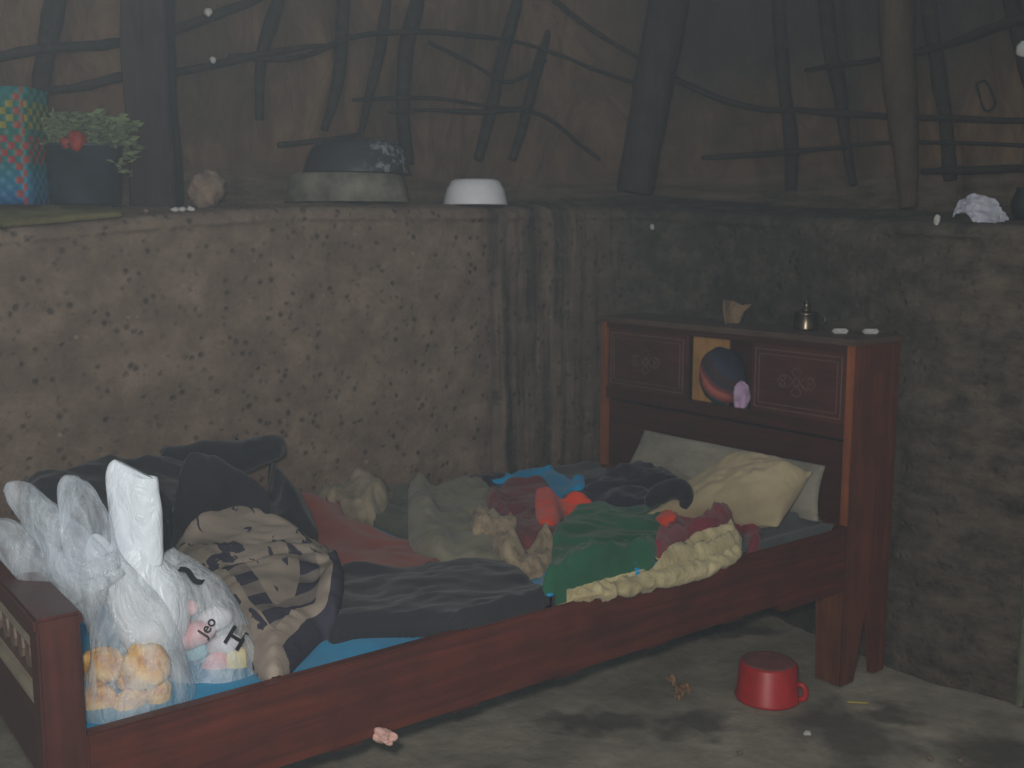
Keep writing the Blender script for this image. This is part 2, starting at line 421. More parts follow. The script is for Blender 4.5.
# side panels with a notch cut between the legs
for x0, x1, lbl in ((0.0, .02, 'near'), (W-.02, W, 'far')):
    prof = [(-.001, H-.018), (-.001, .0), (-.062, .0), (-.118, .255), (-.158, .0), (-D, .0), (-D, H-.018)]
    MB().prism(prof, 'x', x0, x1).build('side_panel', M_w_side, head, .0)
# front edges (posts)
for x0, x1 in ((.001, .025), (W-.025, W-.001)): MB().box(x0, x1, -.02, .003, .47, H-.018).build('front_edging', M_w_post, head, .002)['label'] = 'orange brown edge strip'
for xx in (.001, W-.105):
    pw = MB(); pw.prism([(xx, .0), (xx+.085, .0), (xx+.104, .47), (xx, .47)], 'y', -.024, .001)
    pw.build('leg', M_leg, head, .002)
MB().prism([(-.012, -D-.006), (W+.012, -D-.006), (W+.012, .016), (-.012, .016)], 'z', H-.018, H).build('top_board', M_w_top, head, .004)['label'] = 'dusty top board'
def door_panel(X0, X1, Z0, Z1):
    d = MB().box(X0, X1, -.020, -.006, Z0, Z1).build('cabinet_door', [M_door, M_line], head, .002)
    # raised lines and ornament, in the same mesh
    bm = bmesh.new(); bm.from_mesh(d.data)
    def strip(pts, w, closed=True):
        n = len(pts); rng = range(n if closed else n-1)
        for i in rng:
            a = np.array(pts[i]); b2 = np.array(pts[(i+1) % n]); t = b2-a; L_ = np.linalg.norm(t)
            if L_ < 1e-6: continue
            t = t/L_; nn = np.array([-t[1], t[0]])*w/2
            vs = [bm.verts.new((p[0], y, p[1])) for y in (-.0062, -.0035) for p in (a-nn-t*w*.3, b2-nn+t*w*.3, b2+nn+t*w*.3, a+nn-t*w*.3)]
            for f in ((4, 5, 6, 7), (0, 1, 5, 4), (1, 2, 6, 5), (2, 3, 7, 6), (3, 0, 4, 7)):
                fc = bm.faces.new([vs[q] for q in f]); fc.material_index = 1
    for ins, w in ((.016, .002), (.030, .0015)):
        strip([(X0+ins, Z0+ins), (X1-ins, Z0+ins), (X1-ins, Z1-ins), (X0+ins, Z1-ins)], w)
    cx, cz = (X0+X1)/2, (Z0+Z1)/2
    for sx in (-1, 1):
        for sz in (-1, 1):
            strip([(cx+sx*(.012+.055*t)*1.0, cz+sz*(.020*math.sin(t*math.pi)*(1-.2*t))) for t in np.linspace(0, 1, 14)], .0016, False)
            strip([(cx+sx*.030*math.sin(t*math.pi)*t, cz+sz*(.008+.034*t)) for t in np.linspace(0, 1, 12)], .0016, False)
            strip([(cx+sx*(.050+.011*math.cos(a)), cz+sz*(.010+.009*math.sin(a))) for a in np.linspace(0, 5.0, 12)], .0015, False)
    strip([(cx+.010*math.cos(a), cz+.014*math.sin(a)) for a in np.linspace(0, 2*math.pi, 13)[:-1]], .0015)
    bm.to_mesh(d.data); bm.free(); d['label'] = 'sliding door with a worn gilt ornament'
    return d
door_panel(.625, .995, .750, .955)
door_panel(.028, .362, .750, .955)
MB().box(.47, .618, -.034, -.026, .742, .955).build('inner_board', M_ply, head, .001)['label'] = 'bare yellowish plywood board in the opening'
# rails
for x0, x1 in ((0.0, .026), (W-.026, W)):
    poly = [(.0, .47), (L, .47), (L, .305), (.30, .305), (.27, .282), (.002, .282)]
    MB().prism(poly, 'x', x0, x1).build('side_rail', M_w_rail if x0 == 0 else M_w_dark, bed, .003)
# footboard
ft = MB().box(.05, W-.05, L+.03, L+T-.024, .39, .655).build('footboard', M_w_foot, bed, .002)
for x0, x1 in ((0, .052), (W-.052, W)): MB().box(x0, x1, L, L+T, 0, .665).build('corner_post', M_w_foot, ft, .004)
MB().box(-.004, W+.004, L-.004, L+T+.004, .655, .68).build('top_rail', M_w_foot, ft, .005)
MB().box(.05, W-.05, L+.012, L+T-.006, .625, .657).box(.05, W-.05, L+.012, L+T-.006, .385, .515).build('cross_board', M_w_dark, ft, .003)
MB().box(.05, W-.05, L+.026, L+T-.020, .51, .63).build('carved_panel', M_door, ft, .002)
cm = MB()
for i in range(16):
    cx = .09+i*.056
    pts = [(cx+.02*math.cos(a), .571+.024*math.sin(a)) for a in np.linspace(0, 2*math.pi, 9)[:-1]]
    cm.prism(pts, 'y', L+T-.021, L+T-.016)
cm.build('carving', M_line, ft, .0)
MB().box(.05, W-.05, L+.03, L+T-.004, .612, .626).box(.05, W-.05, L+.03, L+T-.004, .514, .528).build('moulding', M_pale, ft, .002)['label'] = 'pale moulding strips'
for i in range(7):
    MB().box(.026, W-.026, .12+i*.28, .19+i*.28, .285, .303).build('slat', M_w_dark, bed, .001)

# mattress
M_cyan = cloth_mat('cyan_cover', (10, 138, 184), (8, 116, 160), 5, .8, 300, .2)
def mattress():
    x0, x1, y0, y1, z0, z1, r = .028, W-.028, .004, L-.006, .305, .452, .03
    nx, ny = 60, 110; V = []; Fc = []
    def g(u, v, top):
        x = x0+(x1-x0)*u; y = y0+(y1-y0)*v
        e = min(u*(x1-x0), (1-u)*(x1-x0), v*(y1-y0), (1-v)*(y1-y0)); k = max(0, 1-e/r)
        dz = r*(1-math.sqrt(max(0, 1-k*k)))
        return (x, y, (z1-dz+.003*float(fbm(np.array(x*9), np.array(y*9), 0., 2))*(1-k)) if top else z0+dz*.5)
    for top in (1, 0):
        for j in range(ny+1):
            for i in range(nx+1): V.append(g(i/nx, j/ny, top))
    n = (nx+1)*(ny+1)
    for j in range(ny):
        for i in range(nx):
            a = j*(nx+1)+i; Fc.append((a, a+1, a+nx+2, a+nx+1)); Fc.append((n+a, n+a+nx+1, n+a+nx+2, n+a+1))
    per = [i for i in range(nx+1)]+[j*(nx+1)+nx for j in range(1, ny+1)]+[ny*(nx+1)+i for i in range(nx-1, -1, -1)]+[j*(nx+1) for j in range(ny-1, 0, -1)]
    for a, b2 in zip(per, per[1:]+per[:1]): Fc.append((a, a+n, b2+n, b2))
    return mesh('mattress', V, Fc, M_cyan, origin=(.5, 1.0, .305))
tag(mattress(), 'thin mattress in a bright blue cover lying in the bed frame', 'mattress')

# ------------------------------------------------------------------ heaped cloths: a height map of the bed
GX0, GY0, GR = -.12, -.02, .008
GXn, GYn = int(1.36/GR), int(2.3/GR)
gx = GX0+np.arange(GXn)*GR; gy = GY0+np.arange(GYn)*GR
GX, GY = np.meshgrid(gx, gy, indexing='ij')
HM = np.full(GX.shape, .30)
HM[(GX > -.001)] = .454
HM[((GX >= -.002) & (GX <= .028)) | ((GX >= W-.028) & (GX <= W+.003))] = .472
def hat(x, y, A=None):
    A = HM if A is None else A
    u = np.clip((np.asarray(x)-GX0)/GR, 0, GXn-1.001); v = np.clip((np.asarray(y)-GY0)/GR, 0, GYn-1.001)
    i = u.astype(int); j = v.astype(int); fu = u-i; fv = v-j
    return A[i, j]*(1-fu)*(1-fv)+A[i+1, j]*fu*(1-fv)+A[i, j+1]*(1-fu)*fv+A[i+1, j+1]*fu*fv
def march(px, py, lift=0.0):
    d = ray(px, py); t = np.arange(1.2, 4.2, .004); P = CP+t[:, None]*d
    h = hat(P[:, 0], P[:, 1])+lift
    inside = (P[:, 0] > GX0) & (P[:, 0] < gx[-1]) & (P[:, 1] > GY0) & (P[:, 1] < gy[-1])
    k = np.nonzero(inside & (P[:, 2] < h))[0]
    if len(k) == 0: return at(px, py, 'z', .47)
    return P[k[0]]
def blur(A, n):
    for _ in range(n):
        B = A.copy(); B[1:-1] = (A[:-2]+A[1:-1]*2+A[2:])/4; C = B.copy(); C[:, 1:-1] = (B[:, :-2]+B[:, 1:-1]*2+B[:, 2:])/4; A = C
    return A
def poly_sd(PX, PY, poly):
    d = np.full(PX.shape, 1e9); inside = np.zeros(PX.shape, bool); qx = np.zeros(PX.shape); qy = np.zeros(PX.shape)
    n = len(poly)
    for i in range(n):
        ax, ay = poly[i]; bx, by = poly[(i+1) % n]
        ex, ey = bx-ax, by-ay; l2 = ex*ex+ey*ey+1e-12
        t = np.clip(((PX-ax)*ex+(PY-ay)*ey)/l2, 0, 1); cx = ax+t*ex; cy = ay+t*ey
        dd = np.hypot(PX-cx, PY-cy); m = dd < d; d[m] = dd[m]; qx[m] = cx[m]; qy[m] = cy[m]
        c = ((ay > PY) != (by > PY)); xx = (bx-ax)*(PY-ay)/((by-ay) if abs(by-ay) > 1e-12 else 1e-12)+ax
        inside ^= c & (PX < xx)
    return np.where(inside, d, -d), qx, qy
_cs = [0]
def cloth(name, outline, mat, thick=.02, lifts=(), fold=.008, fs=9., rot=0., aniso=1.7, edge=.03, frill=0., label=None, cat='cloth', sig=.09, smooth=5, dilate=True, group=None, parent=None, world=False, zmax=None, xmin=.003):
    global HM
    _cs[0] += 1; sd0 = _cs[0]*11.3
    O = []; LP = []
    for q in outline:
        if world: O.append(np.array(q[:2])); continue
        if len(q) == 3 and q[2] == 0: p = march(q[0], q[1], thick*.75+fold*.4)
        elif len(q) == 3 and q[2] > 5:          # given on the upright plane x = q[2] - 10
            p = at(q[0], q[1], 'x', q[2]-10); LP.append((p[0], p[1], p[2]-thick*.6, sig))
        elif len(q) == 3:
            p = at(q[0], q[1], 'z', q[2])
            if p[0] > 1.085: p = at(q[0], q[1], 'x', 1.085)
            LP.append((p[0], p[1], p[2], sig))
        else:
            p = march(q[0], q[1], .004)
            if p[0] > 1.085: p = at(q[0], q[1], 'x', 1.085)
            LP.append((p[0], p[1], -1, sig))
        O.append(p[:2])
    for q in lifts:
        p = at(q[0], q[1], 'z', q[2]) if q[2] < 5 else at(q[0], q[1], 'x', q[2]-10)
        LP.append((p[0], p[1], p[2]-thick*.6, q[3]))
    PL = catmull(O, 6, True)
    if frill:
        k = np.arange(len(PL)); PL = PL+frill*np.stack([np.sin(k*1.9+sd0), np.cos(k*1.3+sd0*2)], 1)
    PL[:, 0] = np.clip(PL[:, 0], xmin, 1.115)
    sd, qx, qy = poly_sd(GX, GY, PL)
    Hs = np.maximum(blur(HM, smooth), HM-.012)
    base = np.maximum(Hs, HM)
    c, s = math.cos(rot), math.sin(rot)
    u = (GX*c+GY*s)*fs; v = (-GX*s+GY*c)*fs*aniso
    w = fbm(u*.6+sd0, v*.25, sd0, 2)
    fn = fbm(u+sd0, v+w*1.2, sd0*.3, 3)
    fn = 1-2.0*np.abs(fn)
    e = np.clip(sd/edge, 0, 1); pe = np.sqrt(np.clip(1-(1-e)**2, 0, 1))
    z = base+thick*pe+fold*(fn+.6)*np.clip(sd/(edge*.8), 0.15, 1)
    num = np.zeros_like(z); den = np.full_like(z, 1e-9); ci, cj, _ = 0, 0, 0
    for (lx, ly, lz, sg) in LP:
        b0 = float(hat(lx, ly, base)); dl = 0 if lz < 0 else max(0, lz-b0-thick*.4)
        wt = 1/((GX-lx)**2+(GY-ly)**2+.055**2)**1.15; num += wt*dl; den += wt
    lift = num/den
    z = z+lift
    z = np.maximum(z, HM+.004)
    if zmax: z = np.minimum(z, zmax)
    near = (sd > -GR*.75)
    ids = -np.ones(GX.shape, int); idx = np.argwhere(near)
    snap = near & (np.abs(sd) < GR*.75)
    VX = np.where(snap, qx, GX); VY = np.where(snap, qy, GY)
    ids[near] = np.arange(near.sum())
    V = np.stack([VX[near], VY[near], z[near]], 1)
    E = sd[near]
    a = ids[:-1, :-1]; b2 = ids[1:, :-1]; c2 = ids[1:, 1:]; d2 = ids[:-1, 1:]
    cen, _, _ = poly_sd(GX[:-1, :-1]+GR/2, GY[:-1, :-1]+GR/2, PL)
    ok = (a >= 0) & (b2 >= 0) & (c2 >= 0) & (d2 >= 0) & (cen > -GR*.15)
    Fq = np.stack([a[ok], b2[ok], c2[ok], d2[ok]], 1)
    used = np.unique(Fq); rm = -np.ones(len(V), int); rm[used] = np.arange(len(used)); V = V[used]; E = E[used]; Fq = rm[Fq]
    # skirt down to what lies beneath
    from collections import Counter
    ec = {}
    for f in Fq.tolist():
        for i in range(4):
            k = (f[i], f[(i+1) % 4]); ec[k] = 1
    bnd = [k for k in ec if (k[1], k[0]) not in ec]
    vb = sorted({i for k in bnd for i in k}); low = {}
    VL = V.tolist(); EL = E.tolist()
    for i in vb:
        x, y, zz = VL[i]; low[i] = len(VL); hz = min(float(hat(x, y)), zz-.006)
        if x < -.0025: hz = zz-.02
        VL.append([x, y, max(hz, zz-.16)]); EL.append(0.)
    Fl = Fq.tolist()+[[k[1], k[0], low[k[0]], low[k[1]]] for k in bnd]
    org = (float(V[:, 0].mean()), float(V[:, 1].mean()), float(V[:, 2].min()))
    o = mesh(name, VL, Fl, mat, parent, origin=org if parent is None else None)
    at_ = o.data.attributes.new('edge', 'FLOAT', 'POINT'); at_.data.foreach_set('value', EL)
    inside = sd > 0
    HM = np.where(inside, np.maximum(HM, z), HM)
    if label: tag(o, label, cat, group)
    return o

M = {}
M['sheet'] = cloth_mat('grey_sheet', (74, 76, 76), (58, 60, 62), 6)
M['beige'] = cloth_mat('beige_cloth', (146, 132, 110), (96, 88, 72), 16)
M['olive'] = cloth_mat('olive_grey_cloth', (120, 115, 97), (88, 85, 73), 8)
M['greygreen'] = cloth_mat('grey_green_cloth', (80, 80, 70), (60, 61, 55), 8)
M['rust'] = cloth_mat('rust_blanket', (138, 66, 52), (112, 52, 43), 5)
M['plum'] = cloth_mat('plum_cloth', (108, 54, 56), (80, 40, 43), 8)
M['navy'] = cloth_mat('navy_cloth', (40, 38, 54), (30, 28, 40), 8)
M['black'] = cloth_mat('black_cloth', (40, 39, 44), (27, 27, 31), 6)
M['dark'] = cloth_mat('faded_black_cloth', (50, 50, 54), (38, 38, 42), 5, stops=[(.3, (36, 36, 40)), (.62, (43, 43, 47)), (.8, (62, 62, 58))])
M['orange'] = cloth_mat('orange_red_cloth', (228, 74, 42), (196, 54, 34), 6)
M['green'] = cloth_mat('green_cloth', (36, 92, 66), (26, 72, 52), 7)
M['lace'] = cloth_mat('beige_lace', (146, 130, 106), (104, 90, 72), 40)
M['maroon'] = cloth_mat('maroon_cloth', (128, 50, 60), (96, 38, 48), 10)
M['fleece'] = cloth_mat('cream_fleece', (186, 172, 132), (150, 136, 102), 14, weave=90, bs=.8)
M['pillow_grey'] = cloth_mat('grey_ticking', (148, 142, 126), (118, 113, 101), 6)
M['pillow_cream'] = cloth_mat('cream_pillow_cloth', (166, 150, 120), (138, 124, 98), 6)

# pillows: bulged quads leaning on the headboard
def pillow(name, c00, c10, c11, c01, thick, mat, label, n=46, wr=.006, seed=0):
    """corners: bottom-left, bottom-right, top-right, top-left (world)"""
    c00, c10, c11, c01 = [np.array(c, float) for c in (c00, c10, c11, c01)]
    nrm = np.cross(c10-c00, c01-c00); nrm /= np.linalg.norm(nrm)
    if nrm@np.array([0, 1, 0]) < 0: nrm = -nrm
    V = []; Fc = []
    for side in (1, -1):
        for j in range(n+1):
            for i in range(n+1):
                u, v = i/n, j/n
                p = c00*(1-u)*(1-v)+c10*u*(1-v)+c11*u*v+c01*(1-u)*v
                k = max(0, 1-abs(2*u-1)**2.6-abs(2*v-1)**2.6+.9*abs(2*u-1)**2.6*abs(2*v-1)**2.6, 0 if i in (0, n) or j in (0, n) else .004)
                cen = (c00+c10+c11+c01)/4
                pull = .05*((2*u-1)**2*(2*v-1)**2-.35*((2*u-1)**2+(2*v-1)**2))
                p = p+(p-cen)*pull
                nz = float(fbm(np.array(u*5+seed), np.array(v*4), seed*1.7, 3))
                V.append(p+nrm*side*(thick*k**.6*(1+.10*nz)+(wr*nz if k > 0 else 0)*min(1, k*4)))
    m = (n+1)**2
    for j in range(n):
        for i in range(n):
            a = j*(n+1)+i; Fc.append((a, a+1, a+n+2, a+n+1)); Fc.append((m+a, m+a+n+1, m+a+n+2, m+a+1))
    o = mesh(name, V, Fc, mat, origin=c00)
    bm = bmesh.new(); bm.from_mesh(o.data); bmesh.ops.remove_doubles(bm, verts=bm.verts, dist=.0004); bmesh.ops.recalc_face_normals(bm, faces=bm.faces); bm.to_mesh(o.data); bm.free()
    tag(o, label, 'pillow'); return o
tl = at(644, 430, 'y', .035); tr = at(824, 466, 'y', .05)
pillow('pillow', (.77, .13, .492), (.035, .09, .490), tuple(tr), tuple(tl), .045, M['pillow_grey'], 'large flat grey pillow propped against the headboard', seed=1)
pillow('pillow', (.33, .45, .51), (.035, .26, .505), tuple(at(812, 472, 'y', .14)), tuple(at(735, 458, 'y', .13)), .085, M['pillow_cream'], 'smaller cream pillow leaning on the front of the grey one', seed=4, wr=.008)
# register pillows in the height map
def reg(x0, x1, y0, y1, f):
    global HM
    m = (GX > x0) & (GX < x1) & (GY > y0) & (GY < y1); HM = np.where(m, np.maximum(HM, f(GX, GY)), HM)
HM = np.where(GX < -.002, .466+GX*1.6, HM)
reg(.09, .78, .0, .20, lambda x, y: .49+0*x)
reg(.09, .45, .12, .30, lambda x, y: .49+0*x)

# bottom to top
cloth('added_sheet', [(.033, .012), (.985, .012), (.98, .30), (.6, .36), (.3, .45), (.05, .50)], M['sheet'], .012, fold=.003, world=True, label='added dark grey sheet over the blue mattress at the head of the bed', cat='sheet')  # sheet added to darken the bright blue gap around the pillows
cloth('cloth', [(360, 478), (415, 476), (430, 500), (436, 545), (395, 535), (352, 515), (350, 490)], M['greygreen'], .03, fold=.010, rot=1.0, label='grey green cloth lying flat between the beige and the olive cloth', sig=.07)
cloth('cloth', [(308, 484), (325, 475, 0), (352, 478, 0), (376, 482, 0), (392, 494), (378, 512), (356, 528), (330, 520), (312, 505)], M['beige'], .05, fold=.018, fs=14, aniso=1.3, label='crumpled beige cloth by the mud wall', frill=.006)
cloth('cloth', [(444, 478), (455, 466, 0), (478, 470, 0), (510, 476, 0), (518, 486), (495, 494), (470, 486)], M['navy'], .02, label='dark cloth peeking out behind the olive cloth', fs=12)
cloth('cloth', [(572, 490), (596, 476, 0), (622, 468, 0), (640, 462, 0), (660, 466, 0), (676, 482), (690, 500), (660, 512), (610, 512), (565, 505)], M['navy'], .03, fold=.012, rot=.5, label='dark navy cloth heaped in front of the grey pillow')
cloth('blanket', [(236, 476, 10.98), (262, 470, 10.98), (304, 485, 10.92), (326, 512), (352, 530), (400, 543), (446, 551), (448, 566), (425, 580), (350, 590), (300, 560), (250, 520)], M['rust'], .022, fold=.005, fs=5, rot=1.2, label='rust red blanket spread under the black jacket', cat='blanket')
cloth('cloth', [(410, 490), (425, 477, 0), (470, 474, 0), (492, 496), (500, 520), (522, 555), (515, 574), (480, 572), (440, 560), (412, 548), (408, 515)], M['olive'], .035, fold=.013, fs=8, rot=.6, label='olive grey cloth bunched in the middle of the bed')
cloth('cloth', [(492, 480), (505, 473, 0), (525, 469, 0), (560, 472, 0), (584, 478), (575, 490), (530, 490)], M_cyan, .018, fold=.004, label='bright blue strip showing along the wall behind the plum cloth')
cloth('cloth', [(486, 500), (500, 484, 0), (525, 476, 0), (546, 486), (560, 510), (562, 545), (548, 562), (530, 556), (512, 535)], M['plum'], .035, fold=.012, fs=8, rot=1.1, label='brownish plum cloth between the olive and the green cloths')
cloth('cloth', [(536, 492), (545, 486, 0), (570, 492, 0), (590, 500), (588, 512), (566, 515), (556, 524), (538, 520)], M['orange'], .010, fold=.004, fs=8, edge=.015, label='bright orange red cloth on top of the plum cloth')
cloth('scarf', [(478, 516), (500, 520), (520, 540), (530, 556), (556, 548), (560, 560), (545, 576), (515, 576), (500, 560), (490, 535), (474, 532)], M['lace'], .022, fold=.016, fs=22, aniso=1.2, frill=.007, edge=.015, label='ruffled beige lace scarf along the edge of the olive cloth', cat='scarf')
cloth('trousers', [(330, 584), (345, 574), (385, 574), (420, 571), (432, 557, 0), (460, 560, 0), (492, 566), (522, 580), (536, 593), (556, 594), (557, 607), (520, 618), (470, 629), (420, 635), (360, 637), (326, 637)], M['dark'], .038, fold=.007, fs=6, rot=1.35, aniso=2.2, label='faded black trousers laid along the near bed rail', cat='trousers')
cloth('cloth', [(538, 582), (552, 576), (568, 574), (572, 588), (556, 597), (544, 592)], M_cyan, .010, fold=.002, label='small blue scrap showing beside the green cloth')
# cream fleece spilling over the near rail
cloth('fleece_blanket', [(556, 602), (572, 588), (610, 580), (650, 566), (690, 548), (722, 530), (740, 545), (737, 566), (724, 583), (700, 592), (660, 598), (620, 600), (585, 603)], M['fleece'], .040, fold=.016, fs=17, aniso=1.2, frill=.003, edge=.022, xmin=.004, label='curly cream fleece spilling over the near rail beside the pillows', cat='blanket')
cloth('cloth', [(552, 558), (556, 530), (572, 508, 0), (585, 502, 0), (625, 508, 0), (660, 500, 0), (684, 506), (680, 528), (662, 546), (655, 566), (640, 574), (610, 582), (575, 592), (545, 596), (545, 580)], M['green'], .04, fold=.010, fs=6, rot=.8, label='large green cloth heaped in the middle of the bed')
def ruffle_roll(pts, r, parent, mat, seed=0):
    C = catmull(pts, 14); C = np.array(C); V = []; Fc = []; n = len(C); seg = 30
    for i in range(n):
        t = C[min(i+1, n-1)]-C[max(i-1, 0)]; t /= np.linalg.norm(t); u = np.cross(t, [0, 0, 1.]); u /= np.linalg.norm(u); w = np.cross(u, t)
        e = min(1, math.sqrt(min(i, n-1-i)/(n*.06)+.01))
        for k in range(seg):
            a = 2*math.pi*k/seg; V.append(C[i]+(u*math.cos(a)*1.25+w*math.sin(a)*.8)*r*e)
    V = np.array(V); cen = np.repeat(C, seg, 0); d = V-cen; L_ = np.linalg.norm(d, axis=1, keepdims=True)
    nn = 1-2*np.abs(fbm(V[:, 0]*26+seed, V[:, 1]*26, V[:, 2]*26, 3)); V = V+d/np.maximum(L_, 1e-6)*(.42*r*nn)[:, None]
    for i in range(n-1):
        for k in range(seg): Fc.append((i*seg+k, i*seg+(k+1) % seg, (i+1)*seg+(k+1) % seg, (i+1)*seg+k))
    Fc.append(tuple(range(seg))[::-1]); Fc.append(tuple(range((n-1)*seg, n*seg)))
    o = mesh('ruffle', V, Fc, mat, None, origin=C[0]); bpy.context.view_layer.update(); o.parent = parent; o.matrix_parent_inverse = parent.matrix_world.inverted(); return o
_fb = [o for o in bpy.data.objects if o.name.startswith('fleece_blanket')][0]
def rp(px, py, x): p = at(px, py, 'x', x); return p
ruffle_roll([rp(564, 600, .03), rp(590, 592, .012), rp(620, 586, .010), rp(655, 578, .008), rp(690, 570, .008), rp(716, 560, .012), rp(732, 546, .03)], .024, _fb, M['fleece'], 2)
cloth('cloth', [(634, 576), (640, 566), (654, 560), (662, 568), (650, 580)], M_cyan, .030, fold=.003, label='blue corner poking out between green cloth and cream fleece')
cloth('cloth', [(656, 552), (668, 528), (688, 510), (708, 503, 0), (745, 510, 0), (760, 530), (760, 546), (750, 556), (742, 530), (718, 526), (690, 536)], M['maroon'], .030, fold=.006, fs=9, rot=.3, label='dark pinkish maroon cloth across the cream fleece')
_a = march(672, 512, .01)
tag(loft('sock', [(648, 505, 5, .012), (655, 496, 9, .022), (668, 489, 10, .028), (680, 490, 10, .028), (687, 498, 9, .024), (684, 508, 5, .014)], M['black'], None, _a, crumple=.006, cscale=30, seed=6), 'rolled black sock lying on top of the green cloth', 'sock')
cloth('cloth', [(656, 518), (665, 511), (676, 513), (674, 520), (660, 523)], M['orange'], .012, fold=.003, label='tiny orange patch of cloth under the black sock')

def pattern_mat():
    m, nt, b = base_mat('patterned_blanket', .95, .12)
    co = coords(nt)
    sep = N(nt, 'ShaderNodeSeparateXYZ'); nt.links.new(co, sep.inputs[0])
    basec = ramp(nt, noise(nt, co, 8, 4), [(.3, (132, 120, 108)), (.7, (160, 146, 132))])
    # scattered navy motifs
    n1 = noise(nt, coords(nt, (1.0, 1.7, 1), rot=(0, 0, .6)), 11, 3.0, .5, .7)
    k = ramp(nt, n1, [(.55, (0, 0, 0, 1)), (.57, (1, 1, 1, 1))])
    att = N(nt, 'ShaderNodeAttribute', attribute_name='edge')
    e = att.outputs['Fac']
    # only the lower right side has the border: position along x+y
    side = mth(nt, 'MULTIPLY', mth(nt, 'LESS_THAN', sep.outputs[1], .12), mth(nt, 'LESS_THAN', sep.outputs[0], .02))
    e1 = mth(nt, 'MULTIPLY', mth(nt, 'LESS_THAN', e, .022), side)
    band = mth(nt, 'MULTIPLY', mth(nt, 'GREATER_THAN', e, .05), mth(nt, 'LESS_THAN', e, .095))
    band = mth(nt, 'MULTIPLY', band, side)
    blk = mth(nt, 'GREATER_THAN', mth(nt, 'SINE', mth(nt, 'MULTIPLY', mth(nt, 'SUBTRACT', sep.outputs[0], mth(nt, 'MULTIPLY', sep.outputs[1], -.3)), 75.)), -.1)
    band2 = mth(nt, 'MULTIPLY', band, mth(nt, 'ADD', mth(nt, 'MULTIPLY', blk, .6), .4))
    clear = mth(nt, 'SUBTRACT', 1., mth(nt, 'MULTIPLY', side, mth(nt, 'LESS_THAN', e, .12)))
    navy = mth(nt, 'MAXIMUM', mth(nt, 'MULTIPLY', k, clear), mth(nt, 'MAXIMUM', e1, band2))
    c = mix(nt, mth(nt, 'MULTIPLY', navy, .93), basec, lin((44, 43, 62)))
    nt.links.new(c, b.inputs['Base Color']); bump(nt, b, noise(nt, co, 240, 2), .35, .004)
    return m
M['pat'] = pattern_mat()
cloth('blanket', [(150, 530, 10.62), (190, 505, 10.74), (240, 500, 10.74), (285, 510, 10.66), (322, 540, 10.55), (343, 580), (338, 612), (322, 640), (302, 660), (275, 676), (250, 668), (205, 620), (170, 590)], M['pat'], .04,
      lifts=[(230, 560, 10.42, .13), (190, 575, 10.40, .12), (270, 560, 10.42, .1), (270, 610, 10.2, .07)], fold=.012, fs=6, rot=.7, aniso=1.8, edge=.05, xmin=.022, label='beige blanket with navy woven pattern bunched at the foot end', cat='blanket')
cloth('jacket', [(22, 474, 11.0), (32, 456, 11.0), (95, 450, 11.0), (100, 428, 11.0), (152, 430, 11.0), (200, 448, 11.0), (232, 466, 11.0), (250, 486, 10.95), (292, 498, 10.85), (318, 532, 10.66), (296, 526, 10.68), (240, 520, 10.7), (165, 520, 10.7), (110, 540, 10.66), (60, 540, 10.70), (30, 510, 10.8)], M['black'], .04,
      lifts=[(70, 480, 10.9, .1), (120, 470, 10.9, .14), (180, 480, 10.88, .12), (90, 510, 10.8, .1), (150, 500, 10.8, .1), (210, 505, 10.78, .1)], fold=.012, fs=6, rot=.9, aniso=1.8, edge=.05, label='big black jacket heaped against the mud wall', cat='jacket', sig=.12)
jacket = bpy.data.objects[[o.name for o in bpy.data.objects if o.name.startswith('jacket')][0]]
A = at(240, 455, 'x', .93)
def child(o, parent):
    bpy.context.view_layer.update(); o.parent = parent; o.matrix_parent_inverse = parent.matrix_world.inverted(); return o
sl = loft('sleeve', [(168, 468, 24, .05), (205, 464, 23, .055), (235, 458, 19, .05), (258, 451, 16, .045), (274, 446, 14, .04), (281, 443, 9, .03), (284, 442, 2, .008)], M['black'], None, A, crumple=.008, cscale=16, seed=3)
child(sl, jacket)

# ------------------------------------------------------------------ plastic bags
def plastic(name, col, alpha, rough=.25, scale=18, wr=.9):
    m, nt, b = base_mat(name, rough, .5)
    co = coords(nt)
    n = noise(nt, coords(nt, (1, 1, .35)), scale, 5, .6, 1.2)
    b.inputs['Base Color'].default_value = lin(col)
    tr = N(nt, 'ShaderNodeBsdfTransparent'); mx = N(nt, 'ShaderNodeMixShader'); out = nt.nodes['Material Output']
    lw = N(nt, 'ShaderNodeLayerWeight', Blend=.35)
    f = mth(nt, 'ADD', ramp(nt, n, [(.35, tuple([max(0.04, alpha-.14)]*3)+(1,)), (.68, tuple([min(1, alpha+.34)]*3)+(1,))]), mth(nt, 'MULTIPLY', lw.outputs['Facing'], .3))
    f = mth(nt, 'MINIMUM', f, 1.0)
    nt.links.new(f, mx.inputs[0]); nt.links.new(tr.outputs[0], mx.inputs[1]); nt.links.new(b.outputs[0], mx.inputs[2]); nt.links.new(mx.outputs[0], out.inputs[0])
    bump(nt, b, noise(nt, coords(nt, (1, 1, .5)), 26, 4, .6, 1.2), wr, .012)
    return m
P_clear = plastic('clear_film', (232, 240, 248), .10, .14)
P_haze = plastic('hazy_film', (225, 235, 245), .10, .16)
P_white = plastic('white_film', (232, 240, 248), .86, .35, wr=.6)
P_sweet = plastic('printed_film', (232, 240, 248), .20, .25)
P_grey = plastic('smoky_film', (96, 100, 110), .55, .25)
def bunch(name, bag, anchor, parts, mat):
    for r in parts: child(loft('handle', r, mat, None, anchor, crumple=.006, cscale=12, seed=len(r)+r[0][0] % 7, seg=32, sq=.8), bag)
